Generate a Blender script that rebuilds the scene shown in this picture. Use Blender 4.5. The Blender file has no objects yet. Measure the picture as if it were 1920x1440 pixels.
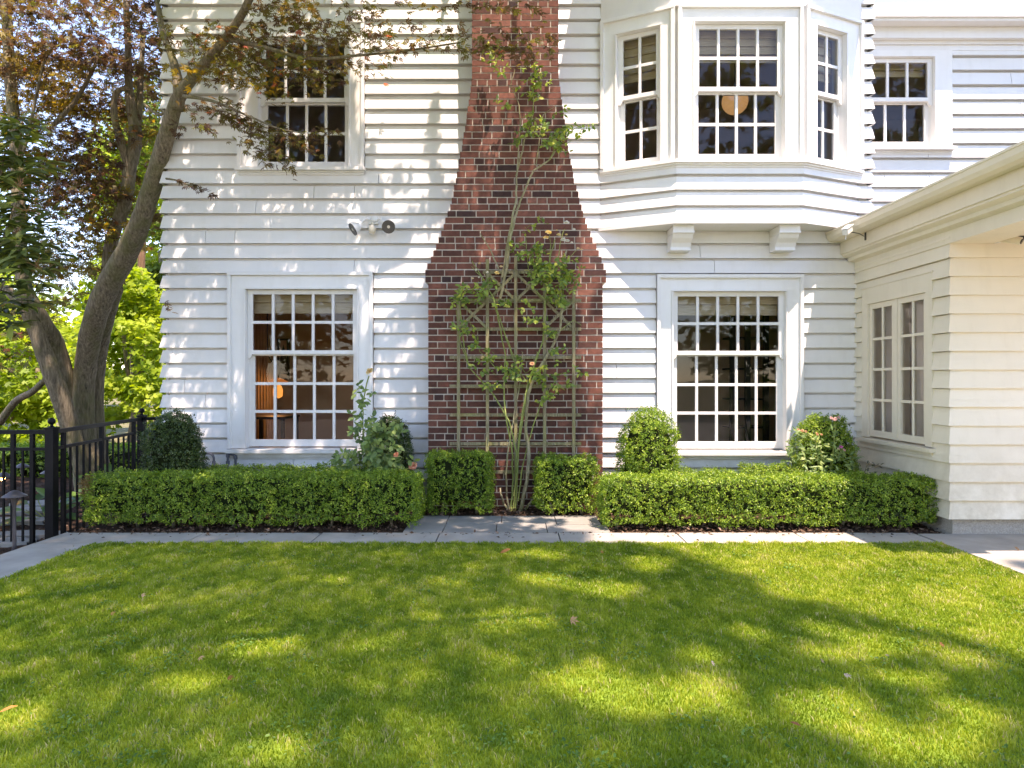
import bpy, math, random
import numpy as np
from mathutils import Vector, Matrix

RNG = random.Random(11)
NR = np.random.default_rng(11)
SC = bpy.context.scene
COL = SC.collection

# ------------------------------------------------------------------ layout
# metres; camera at the origin at eye height H, looking along +Y.
H, F, CX, CY = 1.30, 1280.0, 960.0, 712.0
SUN = Vector((-0.52, 1.0, -2.95))          # direction the light travels
KX, KY = 0.52 / 2.95, 1.0 / 2.95           # shadow shift per metre of height
YW = 7.30                                  # main facade plane


def P(px, py, Y):
    return Vector(((px - CX) / F * Y, Y, H + (CY - py) / F * Y))


def PX(px, Y):
    return (px - CX) / F * Y


def PZ(py, Y):
    return H + (CY - py) / F * Y


WORLD = {}


def place(o, parent=None, M=None):
    M = M or Matrix.Identity(4)
    COL.objects.link(o)
    if parent is not None:
        o.parent = parent
        o.matrix_parent_inverse = WORLD[parent.name].inverted()
    o.matrix_basis = M
    WORLD[o.name] = M
    return o


def tag(o, label=None, cat=None, group=None, kind=None):
    if label: o['label'] = label
    if cat: o['category'] = cat
    if group: o['group'] = group
    if kind: o['kind'] = kind
    return o


def empty(name, loc, label, cat, group=None):
    o = bpy.data.objects.new(name, None)
    o.empty_display_size = 0.1
    place(o, None, Matrix.Translation(Vector(loc)))
    return tag(o, label, cat, group)


class MB:
    """collects faces; builds them as ONE mesh object"""

    def __init__(s):
        s.v, s.f, s.m, s.a = [], [], [], []

    def add(s, vs, fs, m=0, a=0.0):
        o = len(s.v)
        s.v.extend([tuple(v) for v in vs])
        for f in fs:
            s.f.append([i + o for i in f]); s.m.append(m); s.a.append(a)

    def hexa(s, p, m=0, a=0.0):
        s.add(p, [(0, 3, 2, 1), (4, 5, 6, 7), (0, 1, 5, 4), (1, 2, 6, 5), (2, 3, 7, 6), (3, 0, 4, 7)], m, a)

    def box(s, x0, x1, y0, y1, z0, z1, m=0, a=0.0):
        s.hexa([(x0, y0, z0), (x1, y0, z0), (x1, y1, z0), (x0, y1, z0),
                (x0, y0, z1), (x1, y0, z1), (x1, y1, z1), (x0, y1, z1)], m, a)

    def bar(s, p, q, w, h, up=Vector((0, 0, 1)), m=0, a=0.0):
        p, q = Vector(p), Vector(q)
        d = (q - p).normalized()
        sx = d.cross(up)
        if sx.length < 1e-4: sx = d.cross(Vector((1, 0, 0)))
        sx.normalize(); sy = sx.cross(d).normalized()
        sx *= w / 2; sy *= h / 2
        s.hexa([p - sx - sy, p + sx - sy, p + sx + sy, p - sx + sy,
                q - sx - sy, q + sx - sy, q + sx + sy, q - sx + sy], m, a)

    def tube(s, path, rad, n=8, m=0, a=0.0, rough=0.0):
        path = [Vector(p) for p in path]
        if not isinstance(rad, (list, tuple)): rad = [rad] * len(path)
        vs, fs = [], []
        ref = Vector((0.3, 0.9, 0.2)).normalized()
        for i, p in enumerate(path):
            d = (path[min(i + 1, len(path) - 1)] - path[max(i - 1, 0)])
            if d.length < 1e-6: d = Vector((0, 0, 1))
            d.normalize()
            x = d.cross(ref)
            if x.length < 1e-3: x = d.cross(Vector((1, 0, 0)))
            x.normalize(); y = d.cross(x)
            for k in range(n):
                t = 2 * math.pi * k / n
                r = rad[i] * (1 + (RNG.uniform(-rough, rough) if rough else 0))
                vs.append(p + x * math.cos(t) * r + y * math.sin(t) * r)
        for i in range(len(path) - 1):
            for k in range(n):
                k2 = (k + 1) % n
                fs.append((i * n + k, i * n + k2, (i + 1) * n + k2, (i + 1) * n + k))
        fs.append(tuple(reversed(range(n))))
        fs.append(tuple(range((len(path) - 1) * n, len(path) * n)))
        s.add(vs, fs, m, a)

    def lathe(s, prof, n=16, M=None, m=0, a=0.0):
        M = M or Matrix.Identity(4)
        vs, fs = [], []
        for r, z in prof:
            for k in range(n):
                t = 2 * math.pi * k / n
                vs.append(M @ Vector((r * math.cos(t), r * math.sin(t), z)))
        for i in range(len(prof) - 1):
            for k in range(n):
                k2 = (k + 1) % n
                fs.append((i * n + k, i * n + k2, (i + 1) * n + k2, (i + 1) * n + k))
        fs.append(tuple(reversed(range(n))))
        fs.append(tuple(range((len(prof) - 1) * n, len(prof) * n)))
        s.add(vs, fs, m, a)

    def sphere(s, c, r, n=12, m=0, a=0.0, sc=(1, 1, 1)):
        c = Vector(c)
        k = n // 2 + 1
        prof = [(max(1e-4, math.sin(math.pi * i / k)), -math.cos(math.pi * i / k)) for i in range(k + 1)]
        M = Matrix.Translation(c) @ Matrix.Diagonal((r * sc[0], r * sc[1], r * sc[2], 1))
        s.lathe(prof, n, M, m, a)

    def extrude_y(s, poly, y0, y1, m=0, a=0.0):
        n = len(poly)
        vs = [(x, y0, z) for x, z in poly] + [(x, y1, z) for x, z in poly]
        fs = [tuple(range(n)), tuple(reversed(range(n, 2 * n)))]
        for i in range(n):
            j = (i + 1) % n
            fs.append((j, i, i + n, j + n))
        s.add(vs, fs, m, a)

    def extrude_z(s, poly, z0, z1, m=0, a=0.0):
        n = len(poly)
        vs = [(x, y, z0) for x, y in poly] + [(x, y, z1) for x, y in poly]
        fs = [tuple(reversed(range(n))), tuple(range(n, 2 * n))]
        for i in range(n):
            j = (i + 1) % n
            fs.append((i, j, j + n, i + n))
        s.add(vs, fs, m, a)

    def build(s, name, mats, parent=None, M=None, smooth=False, fix=True):
        me = bpy.data.meshes.new(name)
        me.from_pydata(s.v, [], s.f)
        if not isinstance(mats, (list, tuple)): mats = [mats]
        for m in mats: me.materials.append(m)
        me.polygons.foreach_set('material_index', s.m)
        at = me.attributes.new('rnd', 'FLOAT', 'FACE')
        at.data.foreach_set('value', s.a)
        if smooth: me.polygons.foreach_set('use_smooth', [True] * len(s.f))
        if fix and len(s.f) < 60000:
            import bmesh
            b = bmesh.new(); b.from_mesh(me)
            bmesh.ops.recalc_face_normals(b, faces=b.faces)
            b.to_mesh(me); b.free()
        me.update()
        return place(bpy.data.objects.new(name, me), parent, M)


# ------------------------------------------------------------------ leaf clouds
def tmpl(verts, faces):
    return np.array(verts, float), faces


# x along the leaf, y across, z normal to it; unit length
T_BOX = tmpl([(0, 0, 0), (.35, -.3, .05), (.45, 0, -.02), (.35, .3, .05), (1, 0, -.04)],
             [(0, 1, 2), (0, 2, 3), (1, 4, 2), (2, 4, 3)])
T_LANCE = tmpl([(0, 0, 0), (.3, -.13, .03), (.35, 0, -.01), (.3, .13, .03), (.68, -.13, .0), (.7, 0, -.05), (.68, .13, .0), (1, 0, -.16)],
               [(0, 1, 2), (0, 2, 3), (1, 4, 5, 2), (2, 5, 6, 3), (4, 7, 5), (5, 7, 6)])
T_OVAL = tmpl([(0, 0, 0), (.22, -.24, .05), (.3, 0, -.01), (.22, .24, .05), (.62, -.27, .04), (.65, 0, -.03), (.62, .27, .04), (1, 0, -.1)],
              [(0, 1, 2), (0, 2, 3), (1, 4, 5, 2), (2, 5, 6, 3), (4, 7, 5), (5, 7, 6)])


def _maple():
    angs = [-128, -84, -42, 0, 42, 84, 128]
    lens = [.34, .62, .88, 1.0, .88, .62, .34]
    v = [(0, 0, 0)]
    f = []
    for a, l in zip(angs, lens):
        t = math.radians(a)
        d = np.array((math.cos(t), math.sin(t))); n = np.array((-d[1], d[0]))
        i = len(v)
        w = .115
        for q, z in ((d * l * .48 - n * w * (.6 + .5 * l), .02), (d * l, -.10 * l), (d * l * .48 + n * w * (.6 + .5 * l), .02)):
            v.append((q[0] * .62 + .12, q[1] * .62, z))
        f.append((0, i, i + 1, i + 2))
    return tmpl(v, f)


T_MAPLE = _maple()
T_STAR = tmpl([(0, 0, 0), (.55, -.42, .03), (.42, -.1, 0), (1, 0, -.08), (.42, .1, 0), (.55, .42, .03), (.15, .4, 0), (.15, -.4, 0)],
              [(0, 7, 2), (0, 2, 4), (0, 4, 6), (7, 1, 2), (2, 3, 4), (4, 5, 6)])


def unit(a):
    return a / np.maximum(np.linalg.norm(a, axis=-1, keepdims=True), 1e-9)


def cloud(name, pos, nrm, size, mat, parent=None, template=T_BOX, along=None, rnd=None, jitter=.6, kind=None, obj=True):
    """one mesh of many leaves. nrm: leaf facing; along: leaf axis"""
    pos = np.asarray(pos, float); n = len(pos)
    N = unit(np.asarray(nrm, float) + NR.normal(size=(n, 3)) * jitter)
    A = NR.normal(size=(n, 3)) if along is None else np.asarray(along, float) + NR.normal(size=(n, 3)) * .35
    A = unit(A - N * np.sum(A * N, axis=1, keepdims=True))
    B = np.cross(N, A)
    size = np.broadcast_to(np.asarray(size, float), (n,))
    tv, tf = template
    V = pos[:, None, :] + size[:, None, None] * (tv[None, :, 0:1] * A[:, None, :] + tv[None, :, 1:2] * B[:, None, :] + tv[None, :, 2:3] * N[:, None, :])
    nv = len(tv)
    loops = np.concatenate([np.array(f) for f in tf])
    lens = np.array([len(f) for f in tf])
    L = (loops[None, :] + (np.arange(n) * nv)[:, None]).ravel()
    starts = np.concatenate([[0], np.cumsum(np.tile(lens, n))[:-1]])
    if rnd is None: rnd = NR.random(n)
    me = mesh_np(name, V.reshape(-1, 3), L, starts, np.repeat(rnd, len(tf)), mat)
    if not obj: return me
    o = place(bpy.data.objects.new(name, me), parent)
    if kind: o['kind'] = kind
    return o


def mesh_np(name, V, L, starts, attr, mat):
    me = bpy.data.meshes.new(name)
    me.vertices.add(len(V)); me.vertices.foreach_set('co', np.ascontiguousarray(V, dtype=np.float32).ravel())
    me.loops.add(len(L)); me.loops.foreach_set('vertex_index', L.astype(np.int32))
    me.polygons.add(len(starts)); me.polygons.foreach_set('loop_start', starts.astype(np.int32))
    me.update(calc_edges=True)
    at = me.attributes.new('rnd', 'FLOAT', 'FACE')
    at.data.foreach_set('value', np.ascontiguousarray(attr, dtype=np.float32))
    me.materials.append(mat)
    return me


def wob(p, scale, seed, octs=7):
    """smooth pseudo-noise, about 0..1 uniform"""
    p = np.asarray(p, float)
    r = np.random.default_rng(seed)
    out = np.zeros(len(p))
    for i in range(octs):
        k = r.normal(size=p.shape[1]); k /= np.linalg.norm(k)
        f = scale * r.uniform(.6, 1.7)
        out += np.sin(p @ k * f * 6.283 + r.uniform(0, 6.283))
    out /= math.sqrt(octs / 2)
    return .5 + .5 * np.tanh(out * 1.05)


# ------------------------------------------------------------------ materials
def newmat(name):
    m = bpy.data.materials.new(name); m.use_nodes = True
    nt = m.node_tree; nt.nodes.clear()
    out = nt.nodes.new('ShaderNodeOutputMaterial')
    return m, nt, out


def nd(nt, t, **kw):
    n = nt.nodes.new('ShaderNode' + t)
    for k, v in kw.items(): setattr(n, k, v)
    return n


def ramp(nt, stops, fac=None):
    r = nd(nt, 'ValToRGB')
    el = r.color_ramp.elements
    while len(el) < len(stops): el.new(0.5)
    for e, (p, c) in zip(el, stops):
        e.position = p; e.color = (*c, 1) if len(c) == 3 else c
    if fac is not None: nt.links.new(fac, r.inputs[0])
    return r


def attr_fac(nt):
    a = nd(nt, 'Attribute'); a.attribute_name = 'rnd'
    return a.outputs['Fac']


def noise(nt, scale, detail=4, rough=.55, vec=None):
    n = nd(nt, 'TexNoise'); n.inputs['Scale'].default_value = scale
    n.inputs['Detail'].default_value = detail; n.inputs['Roughness'].default_value = rough
    if vec is not None: nt.links.new(vec, n.inputs['Vector'])
    return n.outputs['Fac']


def opos(nt):
    return nd(nt, 'TexCoord').outputs['Object']


def mulc(nt, a, b, fac=1.0, mode='MULTIPLY'):
    m = nd(nt, 'Mix'); m.data_type = 'RGBA'; m.blend_type = mode
    m.inputs[0].default_value = fac
    nt.links.new(a, m.inputs[6]); nt.links.new(b, m.inputs[7])
    return m.outputs[2]


def bump(nt, h, strength=.3, dist=.01):
    b = nd(nt, 'Bump'); b.inputs['Strength'].default_value = strength; b.inputs['Distance'].default_value = dist
    nt.links.new(h, b.inputs['Height'])
    return b.outputs['Normal']


def principled(nt, out, rough=.5, spec=.5, metal=0.0):
    p = nd(nt, 'BsdfPrincipled')
    p.inputs['Roughness'].default_value = rough
    p.inputs['Specular IOR Level'].default_value = spec
    p.inputs['Metallic'].default_value = metal
    nt.links.new(p.outputs[0], out.inputs[0])
    return p


def mat_leaf(name, stops, trans=.35, rough=.45, spec=.35, tint=(1.25, 1.35, .5)):
    m, nt, out = newmat(name)
    r = ramp(nt, stops, attr_fac(nt))
    p = nd(nt, 'BsdfPrincipled'); p.inputs['Roughness'].default_value = rough; p.inputs['Specular IOR Level'].default_value = spec
    nt.links.new(r.outputs[0], p.inputs['Base Color'])
    t = nd(nt, 'BsdfTranslucent')
    k = nd(nt, 'RGB'); k.outputs[0].default_value = (*tint, 1)
    nt.links.new(mulc(nt, r.outputs[0], k.outputs[0]), t.inputs[0])
    mx = nd(nt, 'MixShader'); mx.inputs[0].default_value = trans
    nt.links.new(p.outputs[0], mx.inputs[1]); nt.links.new(t.outputs[0], mx.inputs[2])
    nt.links.new(mx.outputs[0], out.inputs[0])
    return m


def mat_simple(name, base, rough=.5, spec=.5, metal=0.0, var=.12, scale=12, bumps=0.0, bscale=60, bdist=.003):
    m, nt, out = newmat(name)
    p = principled(nt, out, rough, spec, metal)
    n = noise(nt, scale, 5, .6, opos(nt))
    lo = tuple(c * (1 - var) for c in base); hi = tuple(min(1, c * (1 + var)) for c in base)
    r = ramp(nt, [(.25, lo), (.75, hi)], n)
    nt.links.new(r.outputs[0], p.inputs['Base Color'])
    if bumps:
        nt.links.new(bump(nt, noise(nt, bscale, 4, .6, opos(nt)), bumps, bdist), p.inputs['Normal'])
    return m


def mat_paint(name, base=(.82, .805, .78), grime=.09):
    """gloss house paint on sawn boards: faint board-to-board tone, grime streaks, grain"""
    m, nt, out = newmat(name)
    p = principled(nt, out, .42, .4)
    co = opos(nt)
    mp = nd(nt, 'Mapping'); mp.inputs['Scale'].default_value = (.8, .8, 2.2); nt.links.new(co, mp.inputs[0])
    n1 = noise(nt, 1.1, 7, .62, mp.outputs[0])
    mp2 = nd(nt, 'Mapping'); mp2.inputs['Scale'].default_value = (9, 9, 1.6); nt.links.new(co, mp2.inputs[0])
    n2 = noise(nt, 1.3, 5, .6, mp2.outputs[0])
    r1 = ramp(nt, [(.30, tuple(c * (1 - grime) for c in base)), (.62, base)], n1)
    r2 = ramp(nt, [(.25, (.94, .935, .92)), (.5, (1, 1, 1))], n2)
    r3 = ramp(nt, [(0, (.95, .945, .94)), (1, (1, 1, 1))], attr_fac(nt))
    c = mulc(nt, r1.outputs[0], r2.outputs[0], .8)
    c = mulc(nt, c, r3.outputs[0])
    sx = nd(nt, 'SeparateXYZ'); nt.links.new(co, sx.inputs[0])          # rain splash low on the walls
    mr = nd(nt, 'MapRange'); mr.inputs[1].default_value = .85; mr.inputs[2].default_value = .15; nt.links.new(sx.outputs[2], mr.inputs[0])
    ns = ramp(nt, [(.35, (0, 0, 0)), (.7, (1, 1, 1))], noise(nt, 5, 6, .7, co))
    sp = mulc(nt, mr.outputs[0], ns.outputs[0])
    mx = nd(nt, 'Mix'); mx.data_type = 'RGBA'; nt.links.new(sp, mx.inputs[0]); nt.links.new(c, mx.inputs[6])
    dk = nd(nt, 'RGB'); dk.outputs[0].default_value = (.66, .62, .54, 1)
    nt.links.new(mulc(nt, c, dk.outputs[0]), mx.inputs[7]); c = mx.outputs[2]
    nt.links.new(c, p.inputs['Base Color'])
    mp3 = nd(nt, 'Mapping'); mp3.inputs['Scale'].default_value = (3, 3, 60); nt.links.new(co, mp3.inputs[0])
    nt.links.new(bump(nt, noise(nt, 3, 5, .6, mp3.outputs[0]), .12, .004), p.inputs['Normal'])
    return m


M_SIDING = mat_paint('painted_siding')
M_TRIM = mat_paint('painted_trim', (.84, .83, .81), .06)
M_CREAM = mat_paint('cream_paint', (.82, .745, .60), .07)
M_SASH = mat_paint('sash_paint', (.84, .83, .81), .06)


def mat_brick():
    m, nt, out = newmat('red_brick')
    p = principled(nt, out, .85, .25)
    co = opos(nt)
    r = ramp(nt, [(0, (.042, .028, .029)), (.18, (.085, .038, .030)), (.5, (.155, .060, .042)), (.8, (.205, .080, .056)), (1, (.27, .125, .090))], attr_fac(nt))
    n = ramp(nt, [(.3, (.62, .60, .60)), (.7, (1.18, 1.15, 1.12))], noise(nt, 26, 6, .7, co))
    sp = ramp(nt, [(.60, (1, 1, 1)), (.75, (1.9, 1.9, 1.9))], noise(nt, 7, 6, .75, co))
    c = mulc(nt, mulc(nt, r.outputs[0], n.outputs[0]), sp.outputs[0], .45)
    nt.links.new(c, p.inputs['Base Color'])
    mp = nd(nt, 'Mapping'); mp.inputs['Scale'].default_value = (200, 200, 30); nt.links.new(co, mp.inputs[0])
    nt.links.new(bump(nt, noise(nt, 1, 5, .7, mp.outputs[0]), .5, .004), p.inputs['Normal'])
    return m


M_BRICK = mat_brick()
M_MORTAR = mat_simple('mortar', (.57, .52, .44), .95, .1, var=.2, scale=30, bumps=.6, bscale=120, bdist=.004)
M_CONC = mat_simple('concrete', (.37, .335, .285), .9, .2, var=.22, scale=3.2, bumps=.25, bscale=200, bdist=.002)
M_BLUESTONE = mat_simple('bluestone', (.265, .25, .22), .85, .25, var=.18, scale=4, bumps=.3, bscale=90, bdist=.003)
M_FOUND = mat_simple('pebbled_concrete', (.37, .335, .285), .95, .15, var=.3, scale=90, bumps=.8, bscale=110, bdist=.006)
M_IRON = mat_simple('black_iron', (.0035, .0036, .005), .5, .2, var=.2)
M_BARK = None


def mat_bark(name, a, b, moss):
    m, nt, out = newmat(name)
    p = principled(nt, out, .9, .2)
    co = opos(nt)
    mp = nd(nt, 'Mapping'); mp.inputs['Scale'].default_value = (34, 34, 4.5); nt.links.new(co, mp.inputs[0])
    n = noise(nt, 1.5, 7, .7, mp.outputs[0])
    r = ramp(nt, [(.3, a), (.7, b)], n)
    ms = ramp(nt, [(.46, (0, 0, 0)), (.66, (1, 1, 1))], noise(nt, 3.2, 5, .65, co))
    mx = nd(nt, 'Mix'); mx.data_type = 'RGBA'
    nt.links.new(ms.outputs[0], mx.inputs[0]); nt.links.new(r.outputs[0], mx.inputs[6]); mx.inputs[7].default_value = (*moss, 1)
    mx2 = mulc(nt, r.outputs[0], mx.outputs[2], .6, 'MIX')
    nt.links.new(mx2, p.inputs['Base Color'])
    nt.links.new(bump(nt, n, .9, .02), p.inputs['Normal'])
    return m


M_BARK = mat_bark('maple_bark', (.048, .036, .024), (.36, .295, .205), (.14, .145, .045))
M_BARK_RED = mat_bark('red_bark', (.11, .05, .028), (.34, .20, .12), (.14, .11, .05))
M_CANE = mat_bark('rose_cane', (.17, .14, .07), (.50, .44, .28), (.22, .24, .08))
M_CANE_GREEN = mat_bark('green_cane', (.17, .21, .05), (.38, .42, .14), (.22, .28, .07))
M_LATH = mat_bark('weathered_lath', (.17, .14, .075), (.40, .34, .21), (.24, .25, .07))


def mat_glass():
    """old single-glazed pane: clear, with a mirror layer that follows the Fresnel curve"""
    m, nt, out = newmat('window_glass')
    t = nd(nt, 'BsdfTransparent'); t.inputs[0].default_value = (.88, .88, .86, 1)
    g = nd(nt, 'BsdfGlossy'); g.inputs['Roughness'].default_value = .015
    g.inputs[0].default_value = (.95, .97, 1, 1)
    f = nd(nt, 'Fresnel'); f.inputs[0].default_value = 1.38
    nrm = bump(nt, noise(nt, 2.6, 1.5, .5, opos(nt)), .10, .012)
    nt.links.new(nrm, g.inputs['Normal']); nt.links.new(nrm, f.inputs['Normal'])
    mx = nd(nt, 'MixShader')
    nt.links.new(f.outputs[0], mx.inputs[0]); nt.links.new(t.outputs[0], mx.inputs[1]); nt.links.new(g.outputs[0], mx.inputs[2])
    nt.links.new(mx.outputs[0], out.inputs[0])
    return m


M_GLASS = mat_glass()


def mat_emit(name, col, strength):
    m, nt, out = newmat(name)
    e = nd(nt, 'Emission'); e.inputs[0].default_value = (*col, 1); e.inputs[1].default_value = strength
    nt.links.new(e.outputs[0], out.inputs[0])
    return m


def mat_blind():
    m, nt, out = newmat('woven_blind')
    p = principled(nt, out, .8, .2)
    co = opos(nt)
    mp = nd(nt, 'Mapping'); mp.inputs['Scale'].default_value = (6, 6, 160); nt.links.new(co, mp.inputs[0])
    r = ramp(nt, [(.3, (.42, .33, .20)), (.7, (.66, .56, .39))], noise(nt, 1.2, 4, .6, mp.outputs[0]))
    nt.links.new(r.outputs[0], p.inputs['Base Color'])
    return m


M_BLIND = mat_blind()
SKY_STRENGTH, SUN_STRENGTH, EXPOSURE, WB = 0.14, 2.4, 2.25, (7700, 25)
# ================================================================== HOUSE
house = empty('house', (0, YW, 0), 'white clapboard house with a brick chimney, bay window and porch wing', 'house')
PITCH, ZPH = 0.1592, 1.323


def siding(mb, M, u0, u1, z0, z1, holes=(), pitch=PITCH, zph=ZPH, lip=.033, top=.004, e0=0.0, e1=0.0, joints=True, groove=.026):
    """lapped boards in the local frame (u along, -y outwards, z up), with holes for windows"""
    k0 = math.floor((z0 - zph) / pitch); k1 = math.ceil((z1 - zph) / pitch)
    for k in range(k0, k1):
        zb, zt = zph + k * pitch, zph + (k + 1) * pitch
        a, b = max(zb, z0), min(zt, z1)
        if b - a < .004: continue
        tone = RNG.random(); dl = RNG.uniform(-.003, .003)
        off = lambda z: top + (lip + dl - top) * (1 - (z - zb) / pitch)
        gz = zt - groove  # recess added at each board top to darken the lap shadow line
        off = (lambda f: (lambda z: -.030 if groove and z > gz + 1e-5 else f(z)))(off)
        cuts = sorted({a, b} | ({gz} if groove and a < gz < b else set()) | {z for h in holes for z in (h[2], h[3]) if a < z < b})
        jx = [RNG.uniform(u0, u1), RNG.uniform(u0, u1)] if joints and u1 - u0 > 3 else []
        for za, zc in zip(cuts[:-1], cuts[1:]):
            zm = (za + zc) / 2
            spans = [(u0, u1)]
            for h in holes:
                if h[2] < zm < h[3]:
                    ns = []
                    for s0, s1 in spans:
                        if h[1] <= s0 or h[0] >= s1: ns.append((s0, s1)); continue
                        if h[0] > s0: ns.append((s0, h[0]))
                        if h[1] < s1: ns.append((h[1], s1))
                    spans = ns
            for j in jx:
                ns = []
                for s0, s1 in spans:
                    if s0 + .2 < j < s1 - .2: ns += [(s0, j - .0026), (j + .0026, s1)]
                    else: ns.append((s0, s1))
                spans = ns
            for s0, s1 in spans:
                oa, oc = off(za + 2e-5), off(zc - 2e-5)
                la = e0 * oa if abs(s0 - u0) < 1e-6 else 0; lc = e0 * oc if abs(s0 - u0) < 1e-6 else 0
                ra = e1 * oa if abs(s1 - u1) < 1e-6 else 0; rc = e1 * oc if abs(s1 - u1) < 1e-6 else 0
                p = [(s0 - la, -oa, za), (s1 + ra, -oa, za), (s1, .040, za), (s0, .040, za),
                     (s0 - lc, -oc, zc), (s1 + rc, -oc, zc), (s1, .040, zc), (s0, .040, zc)]
                mb.hexa([M @ Vector(q) for q in p], 0, min(1, max(0, tone + (.25 if jx and s0 > jx[0] else 0))))


def frame(origin, xdir):
    x = Vector(xdir).normalized(); z = Vector((0, 0, 1)); y = z.cross(x)
    M = Matrix((x, y, z)).transposed().to_4x4()
    M.translation = Vector(origin)
    return M


MW = frame((0, YW, 0), (1, 0, 0))
CAS_LL = (PX(431, YW), PX(700, YW), PZ(858, YW), PZ(512, YW)); OP_LL = (PX(463, YW), PX(671, YW), PZ(838, YW), PZ(543, YW))
CAS_LR = (PX(1231, YW), PX(1502, YW), PZ(859, YW), PZ(517, YW)); OP_LR = (PX(1261, YW), PX(1471, YW), PZ(842, YW), PZ(547, YW))
CAS_UL = (PX(449, YW), PX(684, YW), PZ(328, YW), 5.12); OP_UL = (PX(487, YW), PX(655, YW), PZ(313, YW), 4.94)
XC = 3.832                       # right-hand corner of the main facade
BAYL, BAYR = .947, 3.72          # where the bay leaves the wall
YB = 6.96; BFL, BFR = 1.675, 2.958
BZ0, BZ1 = 2.915, 6.02

mb = MB()
siding(mb, MW, -3.72, XC, .24, 7.2, [(c[0] - .008, c[1] + .008, c[2], c[3] + .008) for c in (CAS_LL, CAS_LR, CAS_UL)] + [ (BAYL, BAYR, BZ0 - .01, BZ1 + .1)], e0=1, e1=1)
siding(mb, frame((-3.72, YW + 6, 0), (0, -1, 0)), 0, 6, .24, 7.2, e1=1)      # left return
siding(mb, frame((XC, YW, 0), (0, 1, 0)), 0, .27, 2.6, 7.2, e0=1, joints=False)
tag(mb.build('wall', M_SIDING, house), 'white lapped main facade')
mb = MB()
mb.box(-3.70, XC - .02, YW + .01, YW + .3, -.1, .245)
mb.build('foundation', M_FOUND, house)

# recessed upper wall on the right
YR = 7.57
MR = frame((0, YR, 0), (1, 0, 0))
CAS_R = (XC + .01, PX(1782, YR), PZ(289, YR), PZ(97, YR)); OP_R = (3.90, PX(1750, YR), PZ(275, YR), PZ(108, YR))
mb = MB()
siding(mb, MR, XC, 8.0, 2.6, PZ(97, YR), [CAS_R], zph=PZ(160, YR), pitch=.1615)
tag(mb.build('wall', M_SIDING, house), 'recessed upper wall of white boards')
mb = MB()
z = PZ(97, YR)
mb.box(XC + .002, 8, YR - .03, YR + .02, z, z + .06)
mb.box(XC + .002, 8, YR - .05, YR + .02, z + .06, z + .10)
mb.extrude_y([(0, 0)] * 0 or [(XC + .003, z + .10), (8, z + .10), (8, z + .22), (XC + .003, z + .22)], YR - .11, YR + .02)
mb.box(XC + .004, 8, YR - .24, YR + .02, z + .22, z + .25)
mb.box(XC + .005, 8, YR - .27, YR - .20, z + .25, z + .40)
tag(mb.build('eave', M_TRIM, house), 'moulded white eave over the recessed wall')

# main roof eave, above the frame
mb = MB()
mb.box(-4.1, XC + .3, YW - .32, YW + 6.2, 7.2, 7.3)
mb.hexa([(-4.1, YW - .35, 7.3), (XC + .3, YW - .35, 7.3), (XC + .3, YW + 6.2, 7.3), (-4.1, YW + 6.2, 7.3),
         (-4.1, YW - .3, 7.36), (XC + .3, YW - .3, 7.36), (XC + .3, YW + 6.2, 10), (-4.1, YW + 6.2, 10)])
mb.build('roof', mat_simple('roof_shingle', (.09, .085, .08), .9, .2, var=.3, scale=20), house)


# ------------------------------------------------------------------ windows
def sash(mb, x0, x1, z0, z1, y0, y1, cols, rows, st, rt, rb, mun=.030):
    """one sash: stiles, rails, glazing bars; returns pane rectangles"""
    mb.box(x0, x0 + st, y0, y1, z0, z1); mb.box(x1 - st, x1, y0, y1, z0, z1)
    mb.box(x0 + st, x1 - st, y0 + .0005, y1, z0, z0 + rb); mb.box(x0 + st, x1 - st, y0 + .0005, y1, z1 - rt, z1)
    gx0, gx1, gz0, gz1 = x0 + st, x1 - st, z0 + rb, z1 - rt
    for c in range(1, cols):
        x = gx0 + (gx1 - gx0) * c / cols
        mb.extrude_z([(x - mun / 2, y0 + .010), (x - mun / 4, y0 + .004), (x + mun / 4, y0 + .004), (x + mun / 2, y0 + .010), (x + mun / 2, y1 - .004), (x - mun / 2, y1 - .004)], gz0, gz1)
    for r in range(1, rows):
        z = gz0 + (gz1 - gz0) * r / rows
        mb.box(gx0, gx1, y0 + .007, y1 - .006, z - mun / 2, z + mun / 2)
    return gx0, gx1, gz0, gz1


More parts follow.
